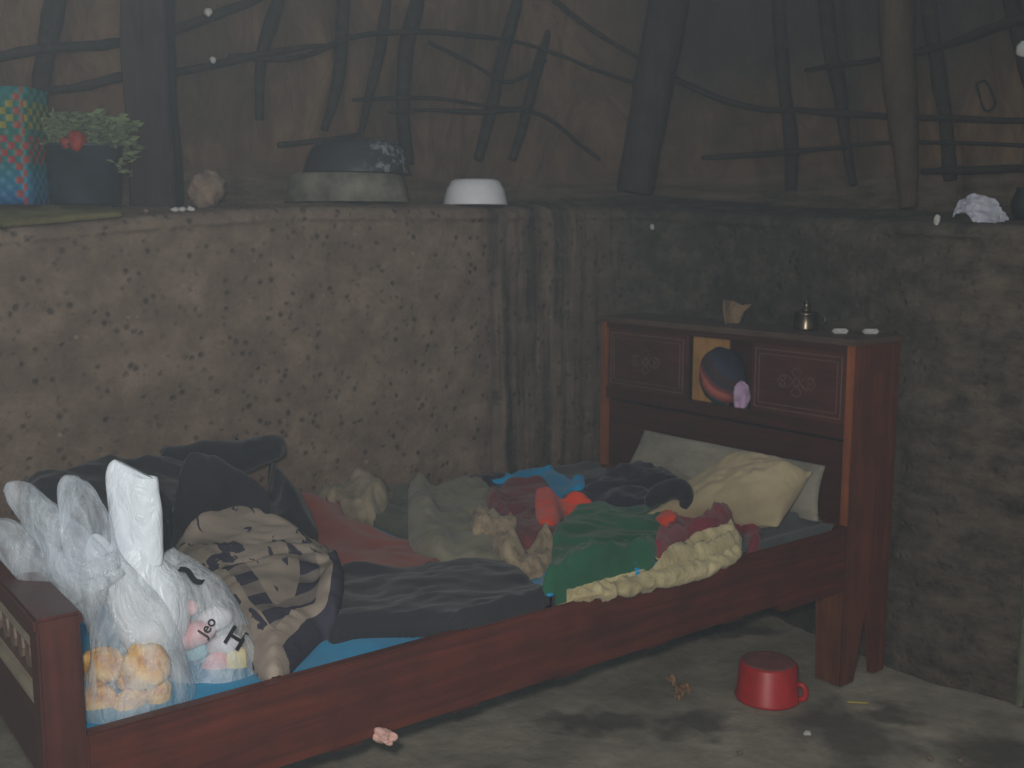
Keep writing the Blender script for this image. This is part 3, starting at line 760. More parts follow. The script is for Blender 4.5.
# bag of sweets (furthest of the three)
A3 = np.array([.19, 1.77, .5])
sw = loft('sweets_bag', [(208, 702, 34, .05), (212, 694, 46, .075), (212, 672, 48, .085), (206, 645, 46, .085), (196, 618, 42, .08), (184, 594, 34, .07), (172, 574, 22, .05), (160, 556, 14, .03)], P_sweet, None, A3, crumple=.008, cscale=16, seed=2, seg=40)
tag(sw, 'thin white plastic bag of pastel sweets with black printing on it', 'plastic bag')
def blob(name, px, py, rpx, anchor, mat, label, cat, group, sq=(1, 1, 1), dep=0., seed=0, wob=.12, rot=0., res=20):
    c = facing(px, py, anchor)+FH*dep; r = rpx*pr(c)[2]/F; V = []; Fc = []
    for j in range(res+1):
        th = math.pi*j/res
        for k in range(res*2):
            ph = 2*math.pi*k/(res*2); d = np.array([math.sin(th)*math.cos(ph), math.sin(th)*math.sin(ph), math.cos(th)])
            w = 1+wob*float(fbm(d[0]*1.6+seed*3.1, d[1]*1.6+9, d[2]*1.6+seed, 3))
            q = d*r*w*np.array(sq); a = rot; q = RT*(q[0]*math.cos(a)-q[2]*math.sin(a))+FH*q[1]+np.array([0, 0, 1.])*(q[0]*math.sin(a)+q[2]*math.cos(a)); V.append(c+q)
    n = res*2
    for j in range(res):
        for k in range(n): Fc.append((j*n+k, (j+1)*n+k, (j+1)*n+(k+1) % n, j*n+(k+1) % n))
    o = mesh(name, V, Fc, mat, None, origin=c)
    bm = bmesh.new(); bm.from_mesh(o.data); bmesh.ops.remove_doubles(bm, verts=bm.verts, dist=1e-5); bm.to_mesh(o.data); bm.free()
    return tag(o, label, cat, group)
def sweet_mat(nm, c): return plain(nm, c, .55, .4, 0, .9, 20, .1)
SWC = {'pink': sweet_mat('pink_sweet', (226, 168, 172)), 'yellow': sweet_mat('yellow_sweet', (226, 206, 130)), 'blue': sweet_mat('blue_sweet', (140, 196, 212)), 'white': sweet_mat('white_sweet', (214, 210, 214))}
for i, (px, py, r, sq, col, lab) in enumerate([
        (214, 671, 19, (.62, .6, 1.1), 'pink', 'tall pink sweet at the bottom of the sweets bag, left of the yellow one'),
        (233, 668, 16, (.75, .7, 1.15), 'yellow', 'pale yellow sweet at the lower right of the sweets bag'),
        (200, 678, 14, (.5, .6, 1.2), 'blue', 'pale blue sweet low in the sweets bag, next to the bun bag'),
        (190, 634, 20, (1.3, .8, .6), 'pink', 'pink sweet lying flat in the middle of the sweets bag'),
        (212, 622, 15, (1.1, .8, .7), 'white', 'white sweet just under the black printing'),
        (180, 611, 14, (1.2, .8, .6), 'pink', 'small pink sweet topmost in the sweets bag'),
        (222, 646, 13, (1.2, .8, .7), 'white', 'small white sweet above the yellow one'),
        (192, 655, 13, (1.1, .8, .7), 'blue', 'small bluish sweet in the middle left of the sweets bag')]):
    blob('sweet', px, py, r*1.12, A3, SWC[col], lab, 'sweet', 'pastel sweets in the plastic bag', (sq[0], sq[1]*.8, sq[2]), (.0, .01, .02, -.01, .015, 0, .01, .02)[i], i, .06, -.35 if i < 3 else .3)
# printing on the sweets bag, laid on the film
def lettering(txt, px, py, hpx, ang, bag, anchor, mat):
    cu = bpy.data.curves.new('txt', 'FONT'); cu.body = txt; cu.size = 1.0; cu.resolution_u = 3; cu.offset = .02
    to = bpy.data.objects.new('txt', cu); COL.objects.link(to); bpy.context.view_layer.update()
    me = bpy.data.meshes.new_from_object(to.evaluated_get(bpy.context.evaluated_depsgraph_get())); bpy.data.objects.remove(to)
    bm = bmesh.new(); bm.from_mesh(me); bmesh.ops.subdivide_edges(bm, edges=bm.edges, cuts=1)
    bvh = BVHTree.FromPolygons([bag.matrix_world @ v.co for v in bag.data.vertices], [tuple(p.vertices) for p in bag.data.polygons])
    for v in bm.verts:
        u, w = (v.co.x)*hpx/.7, v.co.y*hpx/.7
        X_ = px+u*math.cos(ang)-w*math.sin(ang); Y_ = py-(u*math.sin(ang)+w*math.cos(ang))
        d = Vector(ray(X_, Y_)).normalized(); hit = bvh.ray_cast(Vector(CP), d)
        v.co = hit[0]-d*.0025 if hit[0] else Vector(facing(X_, Y_, anchor))
    bm.to_mesh(me); bm.free(); o = link('printed_lettering', me, mat, None, False); child(o, bag); return o
bpy.context.view_layer.update()
M_ink = plain('black_print', (26, 26, 34), .6)
lettering('H', 222, 641, 20, -.55, sw, A3, M_ink)['label'] = 'black printed letters'
lettering('Jeo', 206, 638, 11, 1.0, sw, A3, M_ink)['label'] = 'black printed letters'
lettering('~', 172, 578, 34, -.62, sw, A3, M_ink)['label'] = 'black printed stroke'
# white carrier bag in the middle
A2 = np.array([.16, 1.86, .5])
wb = loft('plastic_bag', [(150, 655, 24, .05, .04), (150, 630, 33, .06, .035), (140, 600, 36, .06, .02), (128, 572, 32, .05, .01), (122, 556, 31, .04), (118, 542, 30, .02)], P_white, None, A2, crumple=.010, cscale=13, seed=5, seg=40)
tag(wb, 'opaque white plastic carrier bag standing between the bun bag and the sweets bag', 'plastic bag')
bunch('handle', wb, A2, [[(137, 565, 26, .022), (136, 540, 26, .022), (135, 515, 26, .020), (133, 490, 26, .018), (132, 475, 25, .014), (134, 469, 20, .006)],
                         [(108, 570, 16, .02), (100, 552, 14, .018), (94, 540, 9, .01), (91, 536, 4, .004)]], P_white)
# clear bag of fried buns (nearest)
A1 = np.array([.13, 1.93, .5])
bb = loft('bun_bag', [(132, 716, 40, .05), (133, 708, 50, .085), (135, 690, 53, .095), (136, 665, 50, .09), (130, 640, 42, .08), (118, 612, 36, .065), (104, 585, 33, .05), (92, 562, 32, .035)], P_clear, None, A1, crumple=.010, cscale=15, seed=8, seg=44)
tag(bb, 'clear plastic bag of golden fried buns sitting in the near foot corner of the bed', 'plastic bag')
bunch('handle', bb, A1, [[(98, 590, 30, .03), (78, 560, 26, .03), (56, 532, 22, .026), (34, 508, 19, .022), (16, 492, 14, .016), (6, 487, 6, .008)],
                         [(100, 600, 26, .03), (70, 588, 26, .03), (42, 568, 25, .028), (20, 548, 20, .022), (4, 532, 14, .016), (-6, 524, 6, .008)],
                         [(100, 572, 24, .03), (92, 548, 26, .03), (86, 524, 26, .028), (78, 502, 20, .02), (72, 484, 13, .012), (72, 476, 5, .005)]], P_haze)
def bun_mat():
    m, nt, b = base_mat('fried_dough', .5, .4)
    n = noise(nt, coords(nt), 22, 4, .6)
    nt.links.new(ramp(nt, n, [(.32, (158, 92, 40)), (.48, (216, 164, 84)), (.68, (238, 208, 146))]), b.inputs['Base Color']); bump(nt, b, n, .4, .006); return m
MB_ = bun_mat()
for i, (px, py, r, sq, dp, lab) in enumerate([
        (102, 664, 19, (1, .8, .85), .0, 'round golden bun at the upper left of the clear bag, by the footboard post'),
        (146, 664, 21, (1.05, .8, .95), -.01, 'big golden bun with a brown hollow at the upper right of the clear bag'),
        (103, 696, 17, (1.0, .8, .9), -.02, 'orange tinged bun low at the left in the clear bag'),
        (132, 700, 16, (1.15, .8, .75), -.02, 'pale bun lying at the bottom middle of the clear bag'),
        (158, 694, 14, (1.1, .8, .8), .0, 'small pale bun at the bottom right of the clear bag'),
        (124, 678, 15, (.9, .8, 1.0), .02, 'bun wedged in the middle of the clear bag behind the others')]):
    blob('fried_bun', px, py, r*1.13, A1, MB_, lab, 'bun', 'fried buns in the clear bag', sq, dp, i+20, .16, .3*i)

# ------------------------------------------------------------------ on the headboard
ZT = H
def on_top(px, py_, y): p = at(px, py_, 'y', y); return np.array([p[0], y, ZT])
M_tin = plain('sooty_tin', (104, 92, 78), .28, .6, 1.0, .8, 40, .15)
lp = on_top(806, 318, -.13)
lamp = empty('oil_lamp', tuple(lp)); tag(lamp, 'small tin oil lamp with a thin wick spout standing on the headboard top', 'lamp')
k = .0034
lathe('tank', [(0, 0), (.034, 0), (.037, .003), (.036, .006), (.036, .046), (.037, .049), (.033, .053), (.012, .056), (0, .056)], M_tin, lamp)
lathe('wick_tube', [(.0001, .055), (.014, .055), (.014, .060), (.009, .064), (.008, .082), (.0095, .084), (.004, .086), (.0035, .106), (.0001, .107)], M_tin, lamp, seg=24)
pole('handle', [(.034, 0, .012, .0025), (.052, .0, .018, .0025), (.058, .0, .032, .0025), (.050, .0, .044, .0025), (.034, 0, .046, .0025)], M_tin, parent=lamp, seg=8)
lamp.rotation_euler.z = math.radians(200)
# torn carton piece
M_card = plain('brown_carton', (136, 112, 86), .85)
cp = on_top(733, 318, -.12)
def crumpled_sheet(name, outl, mat, loc, thick, seed=0, amp=.004, ux=None, uz=None, n=26, curl=0.):
    """an outline in (u, v) metres along two axes, filled, crumpled and thickened"""
    ux = np.array(ux, float); uz = np.array(uz, float); nn = np.cross(ux, uz)
    xs_ = [p[0] for p in outl]; ys_ = [p[1] for p in outl]; x0, x1, y0, y1 = min(xs_), max(xs_), min(ys_), max(ys_)
    gxx = np.linspace(x0, x1, n); gyy = np.linspace(y0, y1, n); A_, B_ = np.meshgrid(gxx, gyy, indexing='ij'); st = max((x1-x0), (y1-y0))/n
    sd, qx, qy = poly_sd(A_, B_, outl); sn = np.abs(sd) < st*.75; near = sd > -st*.75
    A2_ = np.where(sn, qx, A_); B2_ = np.where(sn, qy, B_)
    ids = -np.ones(A_.shape, int); ids[near] = np.arange(near.sum())
    h = amp*fbm(A_*60*.02/max(st*n*.1, .001)+seed, B_*60*.02/max(st*n*.1, .001), seed*.7, 3)+curl*((A_-x0)/(x1-x0)-.5)**2
    V = [np.array(loc)+ux*a+uz*b_+nn*c for a, b_, c in zip(A2_[near], B2_[near], h[near])]
    a = ids[:-1, :-1]; b2 = ids[1:, :-1]; c2 = ids[1:, 1:]; d2 = ids[:-1, 1:]; ok = (a >= 0) & (b2 >= 0) & (c2 >= 0) & (d2 >= 0)
    cen, _, _ = poly_sd(A_[:-1, :-1]+(gxx[1]-gxx[0])/2, B_[:-1, :-1]+(gyy[1]-gyy[0])/2, outl); ok &= cen > 0
    Fq = np.stack([a[ok], b2[ok], c2[ok], d2[ok]], 1); used = np.unique(Fq); rm = -np.ones(len(V), int); rm[used] = np.arange(len(used))
    o = mesh(name, np.array(V)[used], rm[Fq].tolist(), mat, None, origin=loc)
    md = o.modifiers.new('solid', 'SOLIDIFY'); md.thickness = thick; md.offset = 0
    return o
s_ = pr(cp)[2]/F
def px2(pts, bx, by): return [((x-bx)*s_, (by-y)*s_) for x, y in pts]
tag(crumpled_sheet('carton_scrap', px2([(720, 296), (733, 298), (741, 302), (748, 300), (742, 309), (739, 320), (724, 320), (721, 308)], 733, 320), M_card, cp+np.array([0, 0, .001]), .003, 2, .003, ux=RT*[1, 1, 0], uz=(0, 0, 1), curl=.2), 'torn piece of brown carton standing on the left of the headboard top', 'carton')
M_white = plain('white_plaster', (206, 204, 198), .7)
for px, yy, lab in ((840, -.11, 'white chalk like stub on the headboard top, the one nearer the lamp'), (874, -.155, 'white chalk like stub on the headboard top, at the far right corner')):
    p = at(px, 331, 'z', ZT+.007); p[1] = max(p[1], -.17)
    o = MB().box(-.022, .022, -.009, .009, 0, .014).build('chalk_stub', M_white, None, .004); o.location = (p[0], p[1], ZT); o.rotation_euler.z = YAW
    tag(o, lab, 'chalk', 'chalk stubs on the headboard')
# striped bundle in the opening
def bundle_mat():
    m, nt, b = base_mat('striped_knit', .9, .15)
    co = coords(nt, (1, 1, 1), rot=(0, -.8, 0)); sep = N(nt, 'ShaderNodeSeparateXYZ'); nt.links.new(mixv(nt, co, .02), sep.inputs[0])
    f = mth(nt, 'ADD', mth(nt, 'MULTIPLY', sep.outputs[0], -5.5), .5)
    c = ramp(nt, f, [(0, (42, 58, 62)), (.22, (48, 66, 66)), (.30, (150, 70, 66)), (.38, (168, 96, 82)), (.44, (112, 56, 60)), (.52, (44, 48, 58)), (.62, (62, 44, 44)), (.70, (46, 50, 66)), (.85, (34, 38, 50))])
    nt.links.new(c, b.inputs['Base Color']); bump(nt, b, noise(nt, coords(nt), 160, 2), .4, .004); return m
AB = np.array([.49, -.035, .85])
bl = blob('knitted_bundle', 722, 380, 25, AB, bundle_mat(), 'round striped knitted bundle pushed into the open headboard shelf', 'bundle', None, (.95, .85, 1.18), 0, 5, .07, .15)
dz = min(v.co.z for v in bl.data.vertices)+bl.location.z
bl.location.z += .7425-dz
M_lil = plain('lilac_cloth', (190, 158, 190), .85)
lc = blob('lilac_cloth', 742, 397, 11, np.array([.40, -.035, .76]), M_lil, 'small lilac rag tucked beside the striped bundle', 'rag', None, (.75, .5, 1.2), 0, 11, .25)
lc.location.z += .7425-(min(v.co.z for v in lc.data.vertices)+lc.location.z)

# ------------------------------------------------------------------ on the ledge
def led(px, off):
    s = s_at(px, off); x, y, nx_, ny_ = path(s); return np.array([x+nx_*off, y+ny_*off, float(ledge_z(s, off))]), s
# woven basket
def basket_mat():
    m, nt, b = base_mat('woven_strips', .5, .4)
    tc = N(nt, 'ShaderNodeUVMap'); sep = N(nt, 'ShaderNodeSeparateXYZ'); nt.links.new(tc.outputs[0], sep.inputs[0])
    u, v = sep.outputs[0], sep.outputs[1]
    ch = N(nt, 'ShaderNodeTexChecker', Scale=1.0); nt.links.new(tc.outputs[0], ch.inputs[0])
    c = ramp(nt, mth(nt, 'DIVIDE', v, 17.), [(0, (22, 84, 132)), (.2, (24, 106, 134)), (.42, (26, 98, 90)), (.8, (24, 94, 80)), (1, (30, 108, 108))])
    def band(a, z): return mth(nt, 'MULTIPLY', mth(nt, 'GREATER_THAN', v, a), mth(nt, 'LESS_THAN', v, z))
    c = mix(nt, mth(nt, 'MULTIPLY', band(6., 10.), ch.outputs['Fac']), c, lin((140, 48, 50)))
    c = mix(nt, mth(nt, 'MULTIPLY', band(11., 15.), ch.outputs['Fac']), c, lin((128, 122, 46)))
    fr_ = mth(nt, 'FRACT', u); 
    ed = mth(nt, 'MULTIPLY', mth(nt, 'GREATER_THAN', mth(nt, 'MODULO', mth(nt, 'ADD', u, 0.5), 14.0), 12.5), ch.outputs['Fac'])
    c = mix(nt, ed, c, lin((136, 56, 44)))
    nt.links.new(c, b.inputs['Base Color'])
    w = mth(nt, 'MULTIPLY', mth(nt, 'SINE', mth(nt, 'MULTIPLY', u, math.pi)), mth(nt, 'SINE', mth(nt, 'MULTIPLY', v, math.pi)))
    bump(nt, b, w, .5, .004); return m
p0, _ = led(8, .19); hgt = (pr(p0)[1]-96)*pr(p0)[2]/F
mp_ = pr(p0)[2]/F; hw = 38*mp_; hd = .075; V = []; UVs = []; Fc = []; NR, NS = 14, 48
zb0 = p0[2]
def sup(a, e=.35):
    c, s = math.cos(a), math.sin(a); return math.copysign(abs(c)**e, c), math.copysign(abs(s)**e, s)
_q = np.array([(hw*sup(2*math.pi*k/NS+.4)[0], hd*sup(2*math.pi*k/NS+.4)[1]) for k in range(NS+1)])
AL = np.concatenate([[0], np.cumsum(np.linalg.norm(np.diff(_q, axis=0), axis=1))])/(7*mp_); AL = AL/AL[-1]*round(AL[-1]/2)*2
for wall_ in (0, 1):
    for i in range(NR):
        t = i/(NR-1)
        for k in range(NS+1):
            c, s = sup(2*math.pi*k/NS+.4); sc_ = (.92+.08*t)-(.035 if wall_ else 0)
            V.append((hw*c*sc_*(1+.02*math.sin(3*t+k*.5)), hd*s*sc_*(1+.03*math.sin(k*.7)), hgt*(t if not wall_ else .02+.98*t))); UVs.append((float(AL[k]), t*17))
for wall_ in (0, 1):
    o0 = wall_*NR*(NS+1)
    for i in range(NR-1):
        for k in range(NS): Fc.append((o0+i*(NS+1)+k, o0+i*(NS+1)+k+1, o0+(i+1)*(NS+1)+k+1, o0+(i+1)*(NS+1)+k))
r1_ = (NR-1)*(NS+1); r2_ = NR*(NS+1)+r1_
for k in range(NS): Fc.append((r1_+k, r1_+k+1, r2_+k+1, r2_+k))
Fc.append(tuple(range(NS))[::-1])
bk_ = mesh('woven_basket', V, Fc, basket_mat()); uv = bk_.data.uv_layers.new(name='UVMap')
for lp_ in bk_.data.loops: uv.data[lp_.index].uv = UVs[lp_.vertex_index]
bk_.location = p0; bk_.rotation_euler.z = math.atan2(RT[1], RT[0])
tag(bk_, 'teal woven plastic basket with yellow and red checks at the left end of the ledge', 'basket')
bpx, bpy_, _z = pr(p0)
# dark bucket with greens
p1, _ = led(87, .17); mp_ = pr(p1)[2]/F; r_ = 38*mp_; h_ = 58*mp_
M_buc = plain('dark_blue_enamel', (44, 54, 68), .38, .5, 0, .6, 9, .1)
bkt = lathe('bucket', [(0, 0), (r_*.80, 0), (r_*.84, .005), (r_*.97, h_*.94), (r_*1.03, h_*.95), (r_*1.03, h_), (r_*.95, h_), (r_*.80, .012), (0, .012)], M_buc, None, tuple(p1), seg=56)
tag(bkt, 'dark blue enamel bucket on the ledge between the basket and the thick post', 'bucket')
M_leaf = cloth_mat('dry_green_leaves', (114, 128, 88), (66, 82, 56), 14)
def leaf_bundle():
    V = []; Fc = []; rs = random.Random(4); c = p1+np.array([0, 0, h_])
    for i in range(900):
        u = rs.uniform(-1, 1); w = rs.uniform(-1, 1); hh = rs.uniform(0, 1)
        b0 = c+RT*(u*r_*1.05+.012)+FH*(w*r_*.8)+np.array([0, 0, hh*33*mp_*(1-.15*abs(u))])
        if rs.random() < .12 and u > .2: b0 = c+RT*(r_*(.95+.25*rs.random()))+FH*w*.05+np.array([0, 0, rs.uniform(-.07, .03)])
        a = rs.uniform(0, math.pi*2); el = rs.uniform(-.5, .5); Ln = rs.uniform(.02, .045); wd = Ln*.22
        d = np.array([math.cos(a)*math.cos(el), math.sin(a)*math.cos(el), math.sin(el)]); s = np.cross(d, [rs.uniform(-1, 1), rs.uniform(-1, 1), rs.uniform(-1, 1)]); s /= np.linalg.norm(s); n_ = np.cross(d, s)
        k = len(V); V += [b0, b0+d*Ln*.5+s*wd+n_*.002, b0+d*Ln, b0+d*Ln*.5-s*wd+n_*.002, b0+d*Ln*.5+n_*.006]
        Fc += [(k, k+1, k+4), (k+1, k+2, k+4), (k+2, k+3, k+4), (k+3, k, k+4)]
    return mesh('leaf_bundle', V, Fc, M_leaf, None, smooth=False, origin=c)
tag(leaf_bundle(), 'bundle of wilted green leaves heaped on the dark blue bucket', 'leaves')
M_red = plain('red_fruit_skin', (150, 50, 34), .6)
for i, (px, py, r, lab) in enumerate([(66, 143, 7, 'small red pepper among the leaves, left of its pair'), (77, 141, 9, 'larger red pepper among the leaves, right of its pair')]):
    blob('red_pepper', px, py, r, p1-FH*(r_*.92), M_red, lab, 'pepper', None, (1, .8, .8 if i == 0 else 1.1), 0, 40+i, .2, res=12)
# flattened sack under basket and bucket
M_sack = plain('yellow_green_sack', (112, 104, 62), .85, var=.6, scale=12)
V = []; Fc = []; ss = np.linspace(s_at(-60, .05), s_at(118, .05), 60); oo = np.linspace(.012, .26, 16)
for top in (1, 0):
    for o_ in oo:
        for s in ss:
            x, y, nx_, ny_ = path(s); e_ = .004*float(fbm(np.array(s*30), np.array(o_*30), 0., 2))
            V.append((x+nx_*(o_+.01*math.sin(s*40)), y+ny_*(o_+.01*math.sin(s*40)), float(ledge_z(s, o_))+(.010+e_ if top else -.002)))
n1, n2 = len(ss), len(oo); m_ = n1*n2
for j in range(n2-1):
    for i in range(n1-1): a = j*n1+i; Fc += [(a, a+1, a+n1+1, a+n1), (m_+a, m_+a+n1, m_+a+n1+1, m_+a+1)]
per = list(range(n1))+[j*n1+n1-1 for j in range(1, n2)]+[(n2-1)*n1+i for i in range(n1-2, -1, -1)]+[j*n1 for j in range(n2-2, 0, -1)]
for a, b2 in zip(per, per[1:]+per[:1]): Fc.append((a, a+m_, b2+m_, b2))
tag(mesh('folded_sack', V, Fc, M_sack, origin=V[0]), 'flattened yellowish green sack on the ledge under the basket and bucket', 'sack')
for o_ in (bk_, bkt): o_.location.z += .008
# rock and crumbs
p, _ = led(207, .14); M_rock = plain('pinkish_stone', (132, 112, 98), .95, var=.75, scale=30, bs=.7)
rk = blob('stone', 208, 196, 17, p, M_rock, 'pinkish pale stone on the ledge just right of the thick post', 'stone', None, (1.05, .8, .95), 0, 8, .35)
rk.location.z += p[2]-.006-(min(v.co.z for v in rk.data.vertices)+rk.location.z)
for i, (px, lab) in enumerate([(175, 'white crumb at the foot of the thick post, left'), (182, 'white crumb at the foot of the thick post, middle'), (190, 'white crumb at the foot of the thick post, right'), (146, 'lone pale crumb on the ledge lip left of the thick post foot')]):
    p, _ = led(px, .06); blob('crumb', px, pr(p)[1]-1.5, 3.2 if i < 3 else 2.5, p, M_white if i < 3 else M_rock, lab, 'crumb', 'crumbs on the ledge', (1.3, 1, .7), 0, 60+i, .4, res=8)
# pans
M_pan = plain('sooty_aluminium', (124, 118, 104), .6, .4, .1, .6, 14, .2)
M_panb = plain('black_sooty_pan', (38, 40, 42), .45, .5, .2, .7, 10, .2)
def pan_mat():
    m, nt, b = base_mat('black_pan_painted_glints', .4, .5, .2)
    co = coords(nt); n = noise(nt, co, 30, 4, .7); sep = N(nt, 'ShaderNodeSeparateXYZ'); nt.links.new(co, sep.inputs[0])
    k = mth(nt, 'MULTIPLY', ramp(nt, n, [(.50, (0, 0, 0, 1)), (.6, (1, 1, 1, 1))]), ramp(nt, sep.outputs[0], [(.03, (0, 0, 0, 1)), (.10, (1, 1, 1, 1))]))  # highlight patches painted into the colour on the right side
    nt.links.new(mix(nt, k, lin((42, 44, 47)), lin((136, 138, 140))), b.inputs['Base Color']); return m
p2, _ = led(348, .24); mp_ = pr(p2)[2]/F; r_ = 61*mp_; h1_ = 29*mp_
q = lathe('wide_pan', [(0, h1_-.006), (r_*.86, h1_-.004), (r_*.93, h1_*.93), (r_*.97, h1_*.5), (r_, .006), (r_*1.03, .003), (r_*1.03, 0), (r_*.98, 0), (r_*.94, h1_*.5), (r_*.90, h1_*.88), (0, h1_-.012)], M_pan, None, tuple(p2), seg=64, wob=.01, squash=(1, .72))
q.rotation_euler.z = math.atan2(RT[1], RT[0])
tag(q, 'wide grey sooty pan lying upside down on the ledge under a black basin', 'pan')
r2 = 53*mp_; h2_ = 33*mp_; p3 = p2+RT*(10*mp_)+np.array([0, 0, h1_-.003])
q = lathe('basin', [(0, h2_*.98), (r2*.55, h2_), (r2*.70, h2_*.95), (r2*.88, h2_*.7), (r2*.98, h2_*.25), (r2*1.02, .004), (r2*1.02, 0), (r2*.96, 0), (r2*.84, h2_*.66), (r2*.66, h2_*.9), (0, h2_*.93)], pan_mat(), None, tuple(p3), seg=64, wob=.012, squash=(1, .72))
q.rotation_euler.z = math.atan2(RT[1], RT[0])
tag(q, 'black basin with painted highlights upside down on top of the grey pan', 'basin')
p4, _ = led(475.5, .13); mp_ = pr(p4)[2]/F; r_ = 32*mp_; h_ = 25*mp_
M_en = plain('white_enamel', (226, 224, 226), .3, .5, 0, .93, 12, .05)
tag(lathe('bowl', [(0, h_), (r_*.62, h_*.995), (r_*.76, h_*.93), (r_*.90, h_*.6), (r_*.98, h_*.2), (r_*1.0, .004), (r_*1.01, 0), (r_*.96, 0), (r_*.87, h_*.58), (r_*.72, h_*.88), (0, h_*.95)], M_en, None, tuple(p4), seg=56), 'white enamel bowl upside down on the ledge right of the black basin', 'bowl')
# plastic wrapper on the right end
p5, _ = led(962, .05); s_ = pr(p5)[2]/F
P_wrap = plastic('wrapper_film', (186, 188, 200), .75, .35)
w = crumpled_sheet('plastic_wrapper', px2([(938, 208), (950, 198), (966, 191), (984, 194), (993, 210), (986, 217), (972, 221), (962, 210), (950, 209)], 962, 216), P_wrap, p5+np.array([0, 0, .004])-FH*.02, .002, 5, .012, ux=RT*[1, 1, 0], uz=(-FH[0]*.25, -FH[1]*.25, .97), curl=.3)
tag(w, 'crumpled whitish plastic wrapper lying on the ledge at the right', 'wrapper')
p, _ = led(938, .03); blob('crumb', 937, 220, 4.5, p-FH*.03, M_white, 'pale scrap just left below the plastic wrapper', 'crumb', 'crumbs on the ledge', (.8, .8, 1.1), 0, 71, .3, res=8)
p, _ = led(652, .0); blob('crumb', 652, 227, 2.6, p-FH*.01, M_white, 'tiny white fleck on the wall face below the leaning dark pole', 'crumb', 'crumbs on the ledge', (.8, .8, 1.1), 0, 72, .3, res=8)

# ------------------------------------------------------------------ poles and branches of the roof
M_post = wood_mat('sooty_timber', (44, 38, 36), (60, 52, 48), 'Z', .85, .15, .6, .5)
M_branch = wood_mat('dark_branch', (36, 33, 32), (54, 47, 42), 'X', .85, .15, .6, .4)
M_tan = wood_mat('tan_pole', (62, 52, 44), (84, 70, 56), 'Z', .85, .15, .6, .5)
def P(px, py, off, z0=None):                 # point in column px, row py, set back off from the wall face (path position found for that column)
    s = s_at(px, off); x, y, nx_, ny_ = path(s); return np.array([x+nx_*off, y+ny_*off, zpix(x+nx_*off, y+ny_*off, px, py)])
def poleP(name, pts, mat, label, off=.36, seed=0, cat='pole', group=None, wob=.12, seg=10):
    Q = []
    for q in pts:
        p = P(q[0], q[1], q[3] if len(q) > 3 else off); Q.append((p[0], p[1], p[2], q[2]*pr(p)[2]/F))
    return tag(pole(name, Q, mat, seg=seg, wob=wob, seed=seed), label, cat, group)
# thick squared post
pa = P(157, 215, .27); rr = 22*pr(pa)[2]/F
V = []; Fc = []; rows = 26
for i in range(rows):
    z = pa[2]-.03+i*(1.45/(rows-1)); tw = 1+.03*math.sin(i*.9)
    for kx, ky in ((-1, -.8), (-.9, -1), (.9, -1), (1, -.8), (1, .8), (.9, 1), (-.9, 1), (-1, .8)):
        V.append(pa+RT*[1, 1, 0]*kx*rr*tw*(1+.02*math.sin(i*1.7+kx))+FH*ky*rr*.8+np.array([0, 0, z-pa[2]])+RT*[1, 1, 0]*(-.004*i*.0+.004*math.sin(i*.6)))
for i in range(rows-1):
    for k in range(8): Fc.append((i*8+k, i*8+(k+1) % 8, (i+1)*8+(k+1) % 8, (i+1)*8+k))
Fc += [tuple(range(8))[::-1], tuple(range((rows-1)*8, rows*8))]
tag(mesh('roof_post', V, Fc, M_post, smooth=False, origin=pa), 'thick upright squared dark post standing on the ledge right of the bucket', 'post')
poleP('roof_post', [(634, 193, 18, .27), (641, 150, 19, .27), (650, 90, 20, .26), (660, 30, 21, .25), (672, -60, 22, .24), (688, -170, 23, .22)], M_post, 'thick dark leaning post above the left end of the headboard', seed=3, cat='post', wob=.06, seg=14)
poleP('roof_pole', [(908, 208, 8, .3), (904, 170, 11, .3), (898, 120, 14, .32), (890, 60, 16, .32), (884, -20, 17, .32), (878, -140, 18, .3)], M_tan, 'tan brown pole tapering down to the ledge left of the plastic wrapper', seed=5, cat='pole', seg=12)
G = 'thin poles of the roof'
for i, (pts, lab) in enumerate([
    ([(40, 118, 9), (50, 80, 9), (58, 40, 10), (70, -10, 11), (86, -120, 11)], 'dark pole leaning right, between the basket and the thick squared post'),
    ([(262, 120, 4), (266, 60, 6), (282, 5, 8), (300, -90, 8)], 'thin dark pole first to the right of the thick squared post'),
    ([(326, 130, 4), (340, 85, 6), (346, 30, 7), (350, -80, 8)], 'dark pole rising above the left half of the black basin'),
    ([(362, 135, 3), (374, 85, 5), (386, 30, 6), (396, -80, 6)], 'thin dark pole rising above the middle of the black basin'),
    ([(408, 165, 7), (404, 110, 7), (408, 50, 8), (420, 0, 8), (436, -90, 8)], 'dark pole rising at the right rim of the black basin'),
    ([(478, 160, 5), (490, 115, 6), (502, 60, 6), (514, 10, 7), (530, -80, 7)], 'dark pole leaning right just above the white bowl'),
    ([(512, 160, 4), (524, 120, 5), (536, 70, 6), (548, 20, 6), (560, -70, 6)], 'dark pole right of the one above the white bowl and parallel to it'),
    ([(790, 190, 6), (788, 140, 7), (780, 90, 7), (774, 30, 8), (768, -80, 9)], 'dark pole above the oil lamp'),
    ([(852, 185, 4), (842, 140, 5), (834, 90, 7), (822, 40, 8), (812, -70, 9)], 'dark pole just left of the tan brown pole'),
    ([(948, 180, 7), (940, 120, 7), (930, 70, 8), (918, 0, 9), (908, -90, 9)], 'dark pole just right of the tan brown pole'),
    ([(1034, 110, 8), (1018, 70, 8), (1006, 30, 8), (996, -10, 8), (990, -100, 8)], 'dark curved pole at the far right top corner')]):
    poleP('roof_pole', pts, M_branch, lab, .385, 10+i, 'pole', G)
G2 = 'crooked branches lashed across the roof poles'
